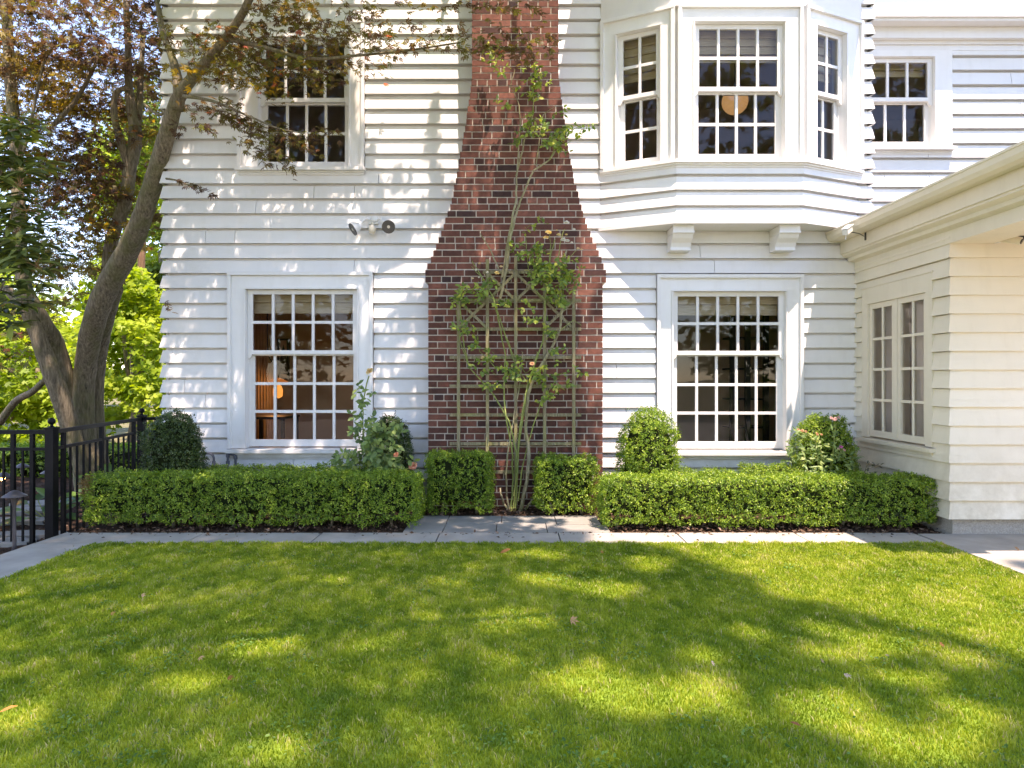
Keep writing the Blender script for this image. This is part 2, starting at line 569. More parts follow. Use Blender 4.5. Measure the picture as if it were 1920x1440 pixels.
def window(label, M, cas, op, cols, ru, rl, zm, blind=.2, sill_x=(.015, .015), band=True, casing_z=None, sill=True, sashlab=None):
    x0, x1, z0, z1 = cas; a0, a1, b0, b1 = op
    sz = b0 - .012                     # top of the sill
    mb = MB()
    yf = -.034
    cz1 = z1
    # casing boards
    mb.box(x0, a0, yf, .02, sz, cz1, 0, .9); mb.box(a1, x1, yf, .02, sz, cz1, 0, .8); mb.box(a0, a1, yf, .02, b1, cz1, 0, 1)
    if band:                            # back-band and inner bead
        w = .030
        mb.box(x0 - .004, x0 + w, yf - .030, yf - .0005, sz, cz1 - w); mb.box(x1 - w, x1 + .004, yf - .030, yf - .0005, sz, cz1 - w)
        mb.box(x0 - .004, x1 + .004, yf - .033, yf - .0005, cz1 - w, cz1 + .006)
        mb.box(a0 - .016, a0 - .0008, yf - .016, yf - .0006, sz, b1); mb.box(a1 + .0008, a1 + .016, yf - .016, yf - .0006, sz, b1)
        mb.box(a0 - .016, a1 + .016, yf - .018, yf - .0006, b1 + .001, b1 + .017)
    # jambs
    mb.box(a0 - .03, a0, .0205, .14, sz, b1 + .03); mb.box(a1, a1 + .03, .0205, .14, sz, b1 + .03); mb.box(a0, a1, .0205, .14, b1, b1 + .03)
    # parting stops between the sashes
    mb.box(a0, a0 + .012, .052, .060, b0, b1 - .0); mb.box(a1 - .012, a1, .052, .060, b0, b1)
    w = mb.build('window', M_TRIM, house, M)
    w['label'] = label
    if sill:
        mb = MB()
        sx0, sx1 = x0 - sill_x[0], x1 + sill_x[1]
        mb.hexa([(sx0, -.100, sz - .046), (sx1, -.100, sz - .046), (sx1, .13, sz - .042), (sx0, .13, sz - .042),
                 (sx0, -.100, sz - .012), (sx1, -.100, sz - .012), (sx1, .13, sz), (sx0, .13, sz)])
        mb.box(sx0 + .012, sx1 - .012, -.052, .02, z0 + .012, sz - .0465)
        mb.box(sx0 + .016, sx1 - .016, -.036, .02, z0 - .008, z0 + .0115)
        mb.build('sill', M_TRIM, w, M)
    st, mt = .054, .042
    mu = MB()
    g = [sash(mu, a0 + .003, a1 - .003, zm, b1 - .003, .012, .050, cols, ru, st, .045, mt)]
    for s, xx in ((1, a0 + .003), (-1, a1 - .003)):       # horns
        mu.extrude_y([(xx, zm - .045), (xx + s * .020, zm - .045), (xx + s * .040, zm - .022), (xx + s * .046, zm), (xx, zm)], .013, .049)
    mu.build('upper_sash', M_SASH, w, M)
    ml = MB()
    g.append(sash(ml, a0 + .008, a1 - .008, b0, zm + .028, .062, .100, cols, rl, st, mt, .075))
    ml.build('lower_sash', M_SASH, w, M)
    mg = MB()
    for q, yy in zip(g, (.030, .081)):
        mg.add([(q[0], yy, q[2]), (q[1], yy, q[2]), (q[1], yy, q[3]), (q[0], yy, q[3])], [(0, 1, 2, 3)])
    mg.build('pane', M_GLASS, w, M, fix=False)
    if blind:
        bb = MB()
        zt, n = b1, max(2, int(blind / .07))
        zb = b1 - .03 - blind
        h = (zt - zb) / n
        for i in range(n):
            za = zb + i * h
            f = .150 + (.016 if i == 0 else .0)
            bb.hexa([(a0 + .02, f - .018, za), (a1 - .02, f - .018, za), (a1 - .02, f + .008, za), (a0 + .02, f + .008, za),
                     (a0 + .02, f, za + h * .985), (a1 - .02, f, za + h * .985), (a1 - .02, f + .008, za + h * .985), (a0 + .02, f + .008, za + h * .985)])
        bb.build('blind', M_BLIND, w, M)
    return w


window('ground floor window left of the chimney, lamp lit inside', MW, CAS_LL, OP_LL, 5, 2, 3, PZ(664, YW), .21)
window('ground floor window under the bay', MW, CAS_LR, OP_LR, 5, 2, 3, PZ(665, YW), .21)
window('upper window behind the maple branches', MW, CAS_UL, OP_UL, 4, 2, 2, PZ(190, YW), 0)
window('small upper window in the recessed wall', MR, CAS_R, OP_R, 3, 1, 1, PZ(189, YR), .12, sill_x=(-.002, .01), band=False)

# bay
FL = frame((BAYL, YW, 0), (BFL - BAYL, YB - YW, 0)); LL = math.hypot(BFL - BAYL, YB - YW)
FR = frame((BFR, YB, 0), (BAYR - BFR, YW - YB, 0)); LR = math.hypot(BAYR - BFR, YW - YB)
FF = frame((0, YB, 0), (1, 0, 0))
ta = math.tan(.5 * math.atan2(YW - YB, BFL - BAYL)); tb = math.tan(.5 * math.atan2(YW - YB, BAYR - BFR))
mb = MB()
SB = 3.47
siding(mb, FL, 0, LL, BZ0, SB, e1=ta, joints=False); siding(mb, FF, BFL, BFR, BZ0, SB, e0=ta, e1=tb, joints=False); siding(mb, FR, 0, LR, BZ0, SB, e0=tb, joints=False)
# soffit with drip edge, upper frieze
bot = [(BAYL - .03, YW - .02), (BFL - .02, YB - .05), (BFR + .02, YB - .05), (BAYR + .03, YW - .02)]
mb.extrude_z(bot, BZ0 - .030, BZ0 - .003)
up = [(BAYL, YW - .0), (BFL, YB), (BFR, YB), (BAYR, YW)]
mb.extrude_z([(x, y - .03) for x, y in up] + [(BAYR, YW + .01), (BAYL, YW + .01)], 5.10, BZ1)
for x, y, d in ((BFL, YB, .03), (BFR, YB, -.03)):
    mb.tube([(x, YB + .045, SB), (x, YB + .045, 5.1)], .034, 8)
bay = mb.build('bay', M_SIDING, house)
bay['label'] = 'projecting upper bay carried on two brackets'
mb = MB()
mb.box(.88, 3.82, 6.70, YW - .02, BZ1 + .002, BZ1 + .14); mb.box(.80, 3.90, 6.62, YW - .02, BZ1 + .141, BZ1 + .24)
mb.build('roof', M_TRIM, bay)
mb = MB()
for dz0, dz1, pr in ((.026, .058, .085), (.008, .0258, .055), (-.012, .0078, .032)):
    o = [(BAYL - .02, YW - pr * .6), (BFL - pr * .25, YB - pr), (BFR + pr * .25, YB - pr), (BAYR + .02, YW - pr * .6), (BAYR, YW + .05), (BFR, YB + .1), (BFL, YB + .1), (BAYL, YW + .05)]
    mb.extrude_z(o, SB + dz0, SB + dz1)
mb.build('sill', M_TRIM, bay)
for i, px in enumerate((1276, 1472)):
    xb = PX(px, 7.12); w = .105
    mb = MB()
    zt = BZ0 - .031
    prof = [(YW - .024, zt), (YB + .03, zt), (YB + .03, zt - .075), (YB + .05, zt - .085), (YB + .075, zt - .12), (YB + .13, zt - .16), (YB + .155, zt - .20), (YB + .155, zt - .235), (YW - .024, zt - .235)]
    n = len(prof)
    vs = [(xb - w, y, z) for y, z in prof] + [(xb + w, y, z) for y, z in prof]
    fs = [tuple(range(n)), tuple(reversed(range(n, 2 * n)))] + [((j + 1) % n, j, j + n, (j + 1) % n + n) for j in range(n)]
    mb.add(vs, fs)
    mb.box(xb - w - .006, xb + w + .006, YB + .022, YW - .025, zt - .078, zt - .060)
    mb.build('bracket', M_TRIM, bay)
bz = (3.546, 4.93)
window('left light of the bay', FL, (.02, LL - .012, SB + .05, 5.10), (.187, .65, *bz), 2, 2, 2, 4.25, .42, sill=False)
window('front window of the bay, paper lantern inside', FF, (BFL + .012, BFR - .012, SB + .05, 5.10), (1.854, 2.768, *bz), 4, 2, 2, 4.25, .30, sill=False)
window('right light of the bay', FR, (.012, LR - .02, SB + .05, 5.10), (.16, .585, *bz), 2, 2, 2, 4.25, .42, sill=False)

# ------------------------------------------------------------------ wing
XW, YF = 3.68, 5.73
PWI, ZWI = .1563, .134
MS = frame((XW, YW, 0), (0, -1, 0))
MF = frame((XW, YF, 0), (1, 0, 0))
cw = (PX(0, 1) * 0 + .17, 1.36, .65, 2.237)     # casing in u (0 at the inner corner)
cop = (.28, 1.262, .722, 2.075)
mb = MB()
siding(mb, MS, 0, YW - YF, ZWI, 2.50, [cw], PWI, ZWI, e1=1, joints=False, groove=.006)
siding(mb, MF, 0, 4.2, ZWI, 2.47, [], PWI, ZWI, e0=1, joints=False, groove=0)
tag(mb.build('wall', M_CREAM, house), 'cream boarded porch wing')
mb = MB()
mb.box(XW + .03, 8, YF + .02, YW, -.1, ZWI - .004)
tag(mb.build('foundation', M_FOUND, house), 'pebbled concrete footing of the wing')

# casement pair
mb = MB()
x0, x1, z0, z1 = cw; a0, a1, b0, b1 = cop
mb.box(x0, a0, -.026, .02, b0 - .01, z1); mb.box(a1, x1, -.026, .02, b0 - .01, z1); mb.box(a0, a1, -.026, .02, b1, z1)
mb.box(a0 - .03, a0, .0205, .12, b0, b1 + .03); mb.box(a1, a1 + .03, .0205, .12, b0, b1 + .03); mb.box(a0, a1, .0205, .12, b1, b1 + .03)
xm = (a0 + a1) / 2
mb.box(xm - .022, xm + .022, -.012, .11, b0, b1)
mb.box(x0 - .01, x1 + .01, -.034, .0, z1 + .0005, z1 + .012)
cwin = mb.build('window', M_CREAM, house, MS); cwin['label'] = 'cream casement pair in the porch wing'
mb = MB()
mb.hexa([(x0 - .04, -.075, b0 - .055), (x1 + .04, -.075, b0 - .055), (x1 + .04, .1, b0 - .055), (x0 - .04, .1, b0 - .055),
         (x0 - .04, -.075, b0 - .022), (x1 + .04, -.075, b0 - .022), (x1 + .04, .1, b0 - .010), (x0 - .04, .1, b0 - .010)])
mb.box(x0 - .01, x1 + .01, -.04, .0, b0 - .09, b0 - .0555)
mb.build('sill', M_CREAM, cwin, MS)
mg = MB()
for c0, c1 in ((a0 + .004, xm - .024), (xm + .024, a1 - .004)):
    mb = MB()
    q = sash(mb, c0, c1, b0 + .002, b1 - .003, -.006, .034, 2, 4, .05, .052, .064, .026)
    mb.build('casement', M_CREAM, cwin, MS)
    for i in range(2):
        xa = q[0] + (q[1] - q[0]) * i / 2; xb = q[0] + (q[1] - q[0]) * (i + 1) / 2
        mg.add([(xa, .014, q[2]), (xb, .014, q[2]), (xb, .014, q[3]), (xa, .014, q[3])], [(0, 1, 2, 3)])
mg.build('pane', M_GLASS, cwin, MS, fix=False)
mb = MB()                                         # gathered curtain inside
pts = []
for i in range(121):
    u = a0 + (a1 - a0) * i / 120
    pts.append((u, .19 + .022 * math.sin(i * .95) + .01 * math.sin(i * .37)))
vs = [(u, y, b0) for u, y in pts] + [(u, y, b1 + .02) for u, y in pts]
mb.add(vs, [(i, i + 1, i + 122, i + 121) for i in range(120)])
M_CURT = mat_simple('linen', (.13, .115, .095), .9, .1, var=.1)
mb.build('curtain', M_CURT, cwin, MS, smooth=True, fix=False)

# porch entablature, ceiling, gutter
YE = 4.27
mb = MB()
mb.extrude_y([(3.43, 2.835), (3.43, 2.768), (3.50, 2.762), (3.50, 2.632), (3.515, 2.632), (3.515, 2.612), (3.575, 2.592), (3.585, 2.562), (3.652, 2.548), (3.652, 2.44), (4.02, 2.44), (4.02, 2.835)], YE, YW - .02)
tag(mb.build('cornice', M_CREAM, house), 'cream cornice and beam along the porch edge')
mb = MB()
mb.extrude_y([(3.336, 2.862), (3.336, 2.845), (3.345, 2.842), (3.352, 2.80), (3.375, 2.77), (3.425, 2.757), (3.429, 2.757), (3.429, 2.835), (3.429, 2.862), (3.42, 2.862), (3.42, 2.78), (3.385, 2.785), (3.362, 2.81), (3.348, 2.862)], YE - .06, YW - .03)
mb.build('gutter', M_CREAM, house)
mb = MB()
mb.box(4.0205, 8, YE + .1, YF - .022, 2.505, 2.55)
mb.build('porch_ceiling', M_CREAM, house)
mb = MB()
mb.hexa([(3.40, YE - .05, 2.837), (8, YE - .05, 2.837), (8, YW + .25, 2.837), (3.40, YW + .25, 2.837),
         (3.44, YE - .05, 2.87), (8, YE - .05, 3.35), (8, YW + .25, 3.35), (3.44, YW + .25, 2.87)])
mb.build('porch_roof', bpy.data.materials['roof_shingle'], house)

# ------------------------------------------------------------------ chimney
YC = 6.95
KC = YC / F
LT = [(0, 885), (150, 885), (251, 870), (340, 855), (386, 844), (459, 820), (502, 800), (503, 797.5), (527, 797.5), (528, 803), (1000, 803)]
RT = [(0, 1047), (140, 1047), (211, 1056.5), (288, 1067), (343, 1078), (416, 1098), (480, 1125), (502, 1134), (503, 1136.5), (527, 1136.5), (528, 1130), (1000, 1130)]


def itp(t, y):
    for (a, b), (c, d) in zip(t[:-1], t[1:]):
        if a <= y <= c: return b + (d - b) * (y - a) / (c - a)
    return t[0][1] if y < t[0][0] else t[-1][1]


mb = MB()
CH = .0668
nc = int(6.9 / CH)
for k in range(nc):
    z0 = -.05 + k * CH; zc = z0 + CH / 2
    py = CY - (zc - H) * F / YC
    xl, xr = (itp(LT, py) - CX) * KC, (itp(RT, py) - CX) * KC
    if 150 < py < 502: xl += RNG.uniform(-.006, .006); xr += RNG.uniform(-.006, .006)
    jt = .0105
    mb.box(xl + .007, xr - .007, YC + .007, YW - .001, z0, z0 + CH, 1)
    L = .203
    ph = (.5 if k % 2 else 0) * L
    if k % 6 == 5: L, ph = .1015, .03
    x = xl - ph - RNG.uniform(0, .01)
    while x < xr:
        a, b = max(x, xl), min(x + L - jt, xr)
        if xr - b < .045: b = xr
        if b - a > .03:
            d = RNG.uniform(-.002, .002); e = RNG.uniform(-.0012, .0012); t = RNG.uniform(-.001, .001)
            deep = YW - .0012 if (a <= xl + 1e-6 or b >= xr - 1e-6) else YC + .09
            mb.hexa([(a, YC + d, z0 + jt / 2 + e), (b, YC + d + t, z0 + jt / 2 + e + t), (b, deep, z0 + jt / 2), (a, deep, z0 + jt / 2),
                     (a, YC + d, z0 + CH - jt / 2 + e), (b, YC + d + t, z0 + CH - jt / 2 + e + t), (b, deep, z0 + CH - jt / 2), (a, deep, z0 + CH - jt / 2)], 0, RNG.betavariate(2.2, 2.2))
        if b >= xr: break
        x += L
ch = mb.build('chimney', [M_BRICK, M_MORTAR], house)
ch['label'] = 'red brick chimney with stepped shoulders'

# ------------------------------------------------------------------ rooms behind the glass
M_ROOM = mat_simple('brown_wallpaper', (.62, .47, .33), .9, .1, var=.08, scale=3)
M_ROOM2 = mat_simple('taupe_wall', (.64, .54, .47), .9, .1, var=.08, scale=3)
M_ROOMF = mat_simple('wood_floor', (.40, .28, .17), .5, .4, var=.2, scale=6)


def room(x0, x1, y0, y1, z0, z1, mw):
    mb = MB()
    mb.add([(x0, y0, z0), (x1, y0, z0), (x1, y1, z0), (x0, y1, z0), (x0, y0, z1), (x1, y0, z1), (x1, y1, z1), (x0, y1, z1)],
           [(2, 3, 7, 6), (1, 2, 6, 5), (3, 0, 4, 7), (4, 5, 6, 7)], 0)
    mb.add([(x0, y0, z0), (x1, y0, z0), (x1, y1, z0), (x0, y1, z0)], [(0, 1, 2, 3)], 1)
    mb.build('interior_wall', [mw, M_ROOMF], house, fix=False)


room(-3.60, -.95, YW + .042, 9.7, .22, 2.72, mat_simple('dim_brown_wallpaper', (.52, .39, .27), .9, .1, var=.08, scale=3))
room(.95, 3.64, YW + .042, 9.7, .22, 2.72, M_ROOM)
room(-3.60, -.95, YW + .042, 9.9, 2.90, 5.6, M_ROOM2)
room(.97, 3.70, YW + .042, 10.4, 2.94, 5.42, M_ROOM2)
room(XC + .02, 6.5, YR + .042, 10.5, 2.9, 5.3, M_ROOM2)
room(XW + .14, 6.2, YF + .2, YW - .05, .2, 2.43, M_ROOM2)
# ================================================================== GROUND
M_SOIL = mat_simple('bark_mulch', (.07, .042, .028), .95, .1, var=.5, scale=40, bumps=.9, bscale=70, bdist=.02)
M_EARTH = mat_simple('garden_earth', (.16, .145, .07), .95, .1, var=.4, scale=6, bumps=.5, bscale=30, bdist=.02)
M_TURF = mat_simple('turf', (.16, .24, .03), .9, .1, var=.35, scale=14, bumps=.6, bscale=120, bdist=.01)


def struct(o):
    o['kind'] = 'structure'
    return o


def sheet(name, x0, x1, y0, y1, z, mat, nx=1, ny=1, amp=0):
    mb = MB()
    vs = [(x0 + (x1 - x0) * i / nx, y0 + (y1 - y0) * j / ny, z + (RNG.uniform(-amp, amp) if amp else 0)) for j in range(ny + 1) for i in range(nx + 1)]
    mb.add(vs, [(j * (nx + 1) + i, j * (nx + 1) + i + 1, (j + 1) * (nx + 1) + i + 1, (j + 1) * (nx + 1) + i) for j in range(ny) for i in range(nx)])
    return struct(mb.build(name, mat, fix=False))


sheet('ground', -400, 400, -400, 400, -.13, M_EARTH)
LX0, LX1, LY1 = -3.33, 3.40, 5.44
lawn_base = sheet('lawn_soil', LX0, LX1, .9, LY1 - .005, -.012, M_TURF)
sheet('soil_bed', -3.78, 3.70, 5.80, YW + .2, -.018, M_SOIL, 120, 40, .012)
sheet('side_bed', -9, -3.80, 2.0, 14, -.075, M_SOIL, 90, 120, .02)

mb = MB()                                   # front path of long slabs
xs = [-3.80, -2.612, -1.612, -.612, .392, 1.392, 2.392, 3.405]
for a, b in zip(xs[:-1], xs[1:]):
    mb.box(a + .0055, b - .0055, LY1, 5.80, -.12, RNG.uniform(-.001, .0015), 0, RNG.random())
ys = [.42, 1.1, 2.55, 4.0, 5.43]             # left path
for a, b in zip(ys[:-1], ys[1:]):
    mb.box(-3.80, -3.335, a + .004, b - .002, -.12, RNG.uniform(-.001, .0015), 0, RNG.random())
struct(mb.build('path', M_CONC))
mb = MB()                                   # flagstones before the chimney
for x0, x1, y0, y1 in ((-.93, -.60, 5.806, 6.52), (-.592, -.14, 5.806, 6.20), (-.592, -.10, 6.208, 6.52), (-.132, .30, 5.806, 6.20), (-.092, .40, 6.208, 6.52), (.308, .84, 5.806, 6.12), (.408, .80, 6.128, 6.52)):
    if x0 == .308:
        mb.box(x0, x1, y0, y1, -.1, .001); mb.box(x0, .40, y1 + .0, 6.2, -.1, .0005)
    else:
        mb.box(x0, x1, y0, y1, -.1, RNG.uniform(-.002, .002))
struct(mb.build('flagstones', M_BLUESTONE))
mb = MB()                                   # porch paving, carried on out of view to bounce light at the walls
for x0, x1 in ((3.425, 4.35), (4.358, 5.3), (5.308, 7), (7.008, 9), (9.008, 12)):
    for y0, y1 in ((-8, -2.008), (-2, 2.2), (2.208, 3.6), (3.608, 5.0), (5.008, YF + .03)):
        mb.box(x0, x1, y0, y1, -.12, RNG.uniform(-.002, .002))
for x0 in (-9, -6.6, -4.2, -1.8, .6):  # unseen slabs behind the camera, added to throw fill light onto the facade
    for y0 in (-11.6, -9.2, -6.8, -4.4, -2.0):
        mb.box(x0 + .004, x0 + 2.396, y0 + .004, y0 + 2.396, -.12, RNG.uniform(-.002, .002))
struct(mb.build('patio_and_bounce_slabs', M_CONC))


# ------------------------------------------------------------------ grass
def grass():
    n0 = 520000
    y = np.sqrt(NR.uniform(1.95 ** 2, (LY1 + .015) ** 2, n0)); half = .80 * y + .35
    x = NR.uniform(-1, 1, n0) * half
    k = (x > LX0 - .012) & (x < LX1 + .015)
    x, y = x[k], y[k]
    p = np.stack([x, y], 1); n = len(p)
    pa = wob(p, 1.3, 3); pb = wob(p, 5, 4); pc = wob(p, .5, 5)
    tanp = np.clip((x - 2.9) / .5, 0, 1) * np.clip((y - 4.4) / .8, 0, 1)
    h = NR.uniform(.013, .029, n) * (.75 + .5 * pb) * (.9 + .25 * pa)
    edge = (y > LY1 - .07) | (x < LX0 + .06) | (x > LX1 - .06)
    h[edge] *= 1.25
    w = NR.uniform(.0013, .0026, n) * (.7 + .17 * y)
    th = NR.uniform(0, 6.283, n) + 0
    d = np.stack([np.cos(th), np.sin(th), np.zeros(n)], 1)
    lean = NR.uniform(.1, .85, n)[:, None]
    ax = NR.uniform(0, 6.283, n); ld = np.stack([np.cos(ax), np.sin(ax), np.zeros(n)], 1)
    b = np.stack([x, y, np.full(n, -.014)], 1)
    up = np.array([0, 0, 1.0])
    H_ = h[:, None]
    mid = b + up * H_ * .58 + ld * H_ * lean * .28
    tip = b + up * H_ * (1 - .22 * lean) + ld * H_ * lean * .8
    W = d * w[:, None]
    V = np.stack([b - W, b + W, mid + W * .8, mid - W * .8, tip], 1).reshape(-1, 3)
    o = np.arange(n) * 5
    L = np.stack([o, o + 1, o + 2, o + 3, o + 3, o + 2, o + 4], 1).ravel()
    st = np.stack([np.arange(n) * 7, np.arange(n) * 7 + 4], 1).ravel()
    pd = wob(p, 2.4, 77); r = np.clip(.12 + .30 * pa + .24 * pc + .20 * pb + NR.normal(0, .14, n) - .22 * (pd > .88), 0.0, .90)
    dry = NR.random(n) < (.03 + .30 * tanp * pb + .16 * (pb > .88) + .14 * (pa > .9) * (pd < .5))
    r[dry] = .97
    m = mat_leaf('grass_blade', [(0, (.14, .215, .016)), (.35, (.255, .335, .026)), (.65, (.37, .42, .038)), (.9, (.48, .50, .08)), (.95, (.54, .46, .20)), (1, (.58, .50, .28))], .38, .5, .25, (1.15, 1.25, .45))
    me = mesh_np('lawn_grass', V, L, st, np.repeat(r, 2), m)
    ob = place(bpy.data.objects.new('lawn_grass', me))
    tag(ob, 'short mown green lawn grass', None, kind='stuff')


grass()

cl = []                                     # clover and plantain scattered through the turf
for i in range(150):
    y0 = RNG.uniform(2.1, 5.35); x0 = RNG.uniform(-.8 * y0, .8 * y0)
    if not LX0 + .05 < x0 < LX1 - .05: continue
    for j in range(RNG.randint(8, 46)):
        cl.append((x0 + RNG.gauss(0, .06), y0 + RNG.gauss(0, .05), RNG.uniform(.004, .020)))
cl = np.array(cl)
M_CLOVER = mat_leaf('clover_leaf', [(0, (.05, .12, .02)), (.7, (.12, .23, .04)), (1, (.20, .30, .07))], .3, .5, .3)
tag(cloud('clover', cl, np.tile([[0, 0, 1.]], (len(cl), 1)), NR.uniform(.010, .020, len(cl)), M_CLOVER, None, T_OVAL, kind='stuff', jitter=.35), 'low clover scattered in the lawn')


# ------------------------------------------------------------------ clipped box
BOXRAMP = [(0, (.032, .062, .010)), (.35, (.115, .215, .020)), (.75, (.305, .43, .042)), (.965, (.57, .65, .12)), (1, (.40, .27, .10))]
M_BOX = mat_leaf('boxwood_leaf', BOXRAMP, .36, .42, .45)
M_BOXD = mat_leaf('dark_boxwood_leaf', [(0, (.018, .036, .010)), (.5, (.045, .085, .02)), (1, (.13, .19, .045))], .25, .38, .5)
M_BOXTAN = mat_leaf('scorched_leaf', [(0, (.22, .13, .05)), (1, (.36, .24, .11))], .3, .6, .2)
M_CORE = mat_simple('twiggy_core', (.020, .026, .010), 1, 0, var=.4, scale=30)


def rbox_points(c, h, r, n, faces='xyzXYZ'):
    """n points and normals on a rounded box (c centre, h half sizes)"""
    c, h = np.array(c, float), np.array(h, float)
    area = np.array([h[1] * h[2], h[0] * h[2], h[0] * h[1]] * 2)
    use = np.array([f in faces for f in 'xyzXYZ'], float)
    f = NR.choice(6, n, p=area * use / (area * use).sum())
    q = NR.uniform(-1, 1, (n, 3)) * h
    ax = f % 3; s = np.where(f < 3, -1, 1)
    q[np.arange(n), ax] = s * h[ax]
    inner = np.clip(q, -(h - r), h - r)
    nn = unit(q - inner)
    return c + inner + nn * r, nn


def sprigs(p, nn, k, sp, size, lift=.012):
    """a tuft of k leaves round every point"""
    n = len(p)
    ax = unit(nn + NR.normal(size=(n, 3)) * .55)
    P0 = np.repeat(p, k, 0); A0 = np.repeat(ax, k, 0)
    t = NR.uniform(-.6, 1, (n * k, 1)) * sp
    off = NR.normal(size=(n * k, 3)) * sp * .38
    pos = P0 + A0 * t + off
    al = unit(A0 * .7 + NR.normal(size=(n * k, 3)) * .8)
    r = np.clip(np.repeat(NR.random(n), k) * .55 + NR.random(n * k) * .45, 0, 1)
    return pos, al, np.repeat(nn, k, 0), r, size * NR.uniform(.7, 1.2, n * k)


def core_rbox(name, c, h, r, parent, mat):
    mb = MB()
    c = Vector(c)
    vs, fs = [], []
    import bmesh
    b = bmesh.new()
    bmesh.ops.create_cube(b, size=2)
    bmesh.ops.subdivide_edges(b, edges=b.edges[:], cuts=7, use_grid_fill=True)
    for v in b.verts:
        q = Vector((v.co.x * h[0], v.co.y * h[1], v.co.z * h[2]))
        i = Vector([max(-(h[a] - r), min(h[a] - r, q[a])) for a in range(3)])
        d = q - i
        v.co = c + i + (d.normalized() * r if d.length > 1e-6 else Vector((0, 0, 0)))
    me = bpy.data.meshes.new(name); b.to_mesh(me); b.free(); me.materials.append(mat)
    return place(bpy.data.objects.new(name, me), parent)


def hedge(label, boxes, dens=2300, size=.0172, mat=None, group='clipped box hedges', tan=None, name='box_hedge', stems=True):
    """boxes: list of (x0,x1,y0,y1,z0,z1)"""
    b0 = boxes[0]
    root = empty(name, ((b0[0] + b0[1]) / 2, (b0[2] + b0[3]) / 2, 0), label, 'hedge', group)
    pos, al, nn, rr, ss = [], [], [], [], []
    for (x0, x1, y0, y1, z0, z1) in boxes:
        c = ((x0 + x1) / 2, (y0 + y1) / 2, (z0 + z1) / 2); h = ((x1 - x0) / 2, (y1 - y0) / 2, (z1 - z0) / 2)
        r = min(.05, min(h) * .6)
        A = 8 * (h[0] * h[1] / 2 + h[1] * h[2] + h[0] * h[2])
        n = int(A * dens)
        p, q = rbox_points(c, h, r, n, 'xyXYZ')
        b = wob(p, 2.6, 17) - .5; s = wob(p, 7, 23) - .5
        p = p + q * (b * .030 + s * .030 - NR.exponential(.016, n) + .006)[:, None]
        # scalloped skirt
        low = p[:, 2] < z0 + .10
        lift = wob(p[:, :1], 2.2, 31) * .10
        p[low, 2] = np.maximum(p[low, 2], z0 + lift[low] - .03)
        k = sprigs(p, q, 8, .020, size)
        for L, v in zip((pos, al, nn, rr, ss), k): L.append(v)
        core_rbox('branches', (c[0], c[1], c[2] + .03), (h[0] - .055, h[1] - .055, h[2] - .065), .06, root, M_CORE)
    pos, al, nn, rr, ss = map(np.concatenate, (pos, al, nn, rr, ss))
    if tan is not None:
        m = (np.abs(pos - np.array(tan[:3])) / np.array(tan[3:6])); t = (m ** 2).sum(1) < NR.uniform(.3, 1, len(pos))
        cloud('scorched_foliage', pos[t], nn[t], ss[t], M_BOXTAN, root, T_BOX, al[t], rr[t])
        pos, al, nn, rr, ss = pos[~t], al[~t], nn[~t], rr[~t], ss[~t]
    cloud('foliage', pos, nn, ss, mat or M_BOX, root, T_BOX, al, rr, .75)
    if stems:
        for (x0, x1, y0, y1, z0, z1) in boxes:
            for i in range(max(1, int((x1 - x0) / .28))):
                x = x0 + .14 + i * .28 + RNG.uniform(-.05, .05); y = (y0 + y1) / 2 + RNG.uniform(-.05, .05)
                if x > x1 - .05: continue
                mb = MB(); mb.tube([(x, y, -.03), (x + RNG.uniform(-.03, .03), y - .02, z0 + .05), (x + RNG.uniform(-.06, .06), y, z0 + .2)], [.016, .012, .006], 6)
                mb.build('stem', M_BARK, root)
    return root


HZ = .452
hedge('long clipped box hedge in shade, left of the chimney', [(-3.72, -.84, 5.90, 6.36, .035, HZ)], tan=(-3.72, 5.95, .38, .09, .16, .12))
hedge('long clipped box hedge in sun, right of the chimney', [(.80, 3.66, 5.88, 6.30, .03, .430)])
hedge('low strip of box under the lamp-lit window', [(-3.10, -2.02, 6.62, 6.98, .05, PZ(879, 6.8))], 1400)
hedge('short low box beside the peach rose', [(-2.0, -1.35, 6.62, 6.98, .05, PZ(876, 6.8))], 1400)
hedge('low strip of box just right of the sunlit egg shrub', [(1.60, 2.20, 6.55, 6.92, .05, PZ(886, 6.75))], 1400)
hedge('low box mound in front of the window under the bay', [(2.32, 2.86, 6.60, 6.98, .05, PZ(875, 6.8))], 1400)
hedge('box cube left of the rose stems', [(-.81, -.20, 6.46, 6.84, .04, .58)], 1700, group='box cubes before the chimney', name='box_cube')
hedge('box cube right of the rose stems', [(.235, .80, 6.46, 6.82, .03, .535)], 1700, group='box cubes before the chimney', name='box_cube')


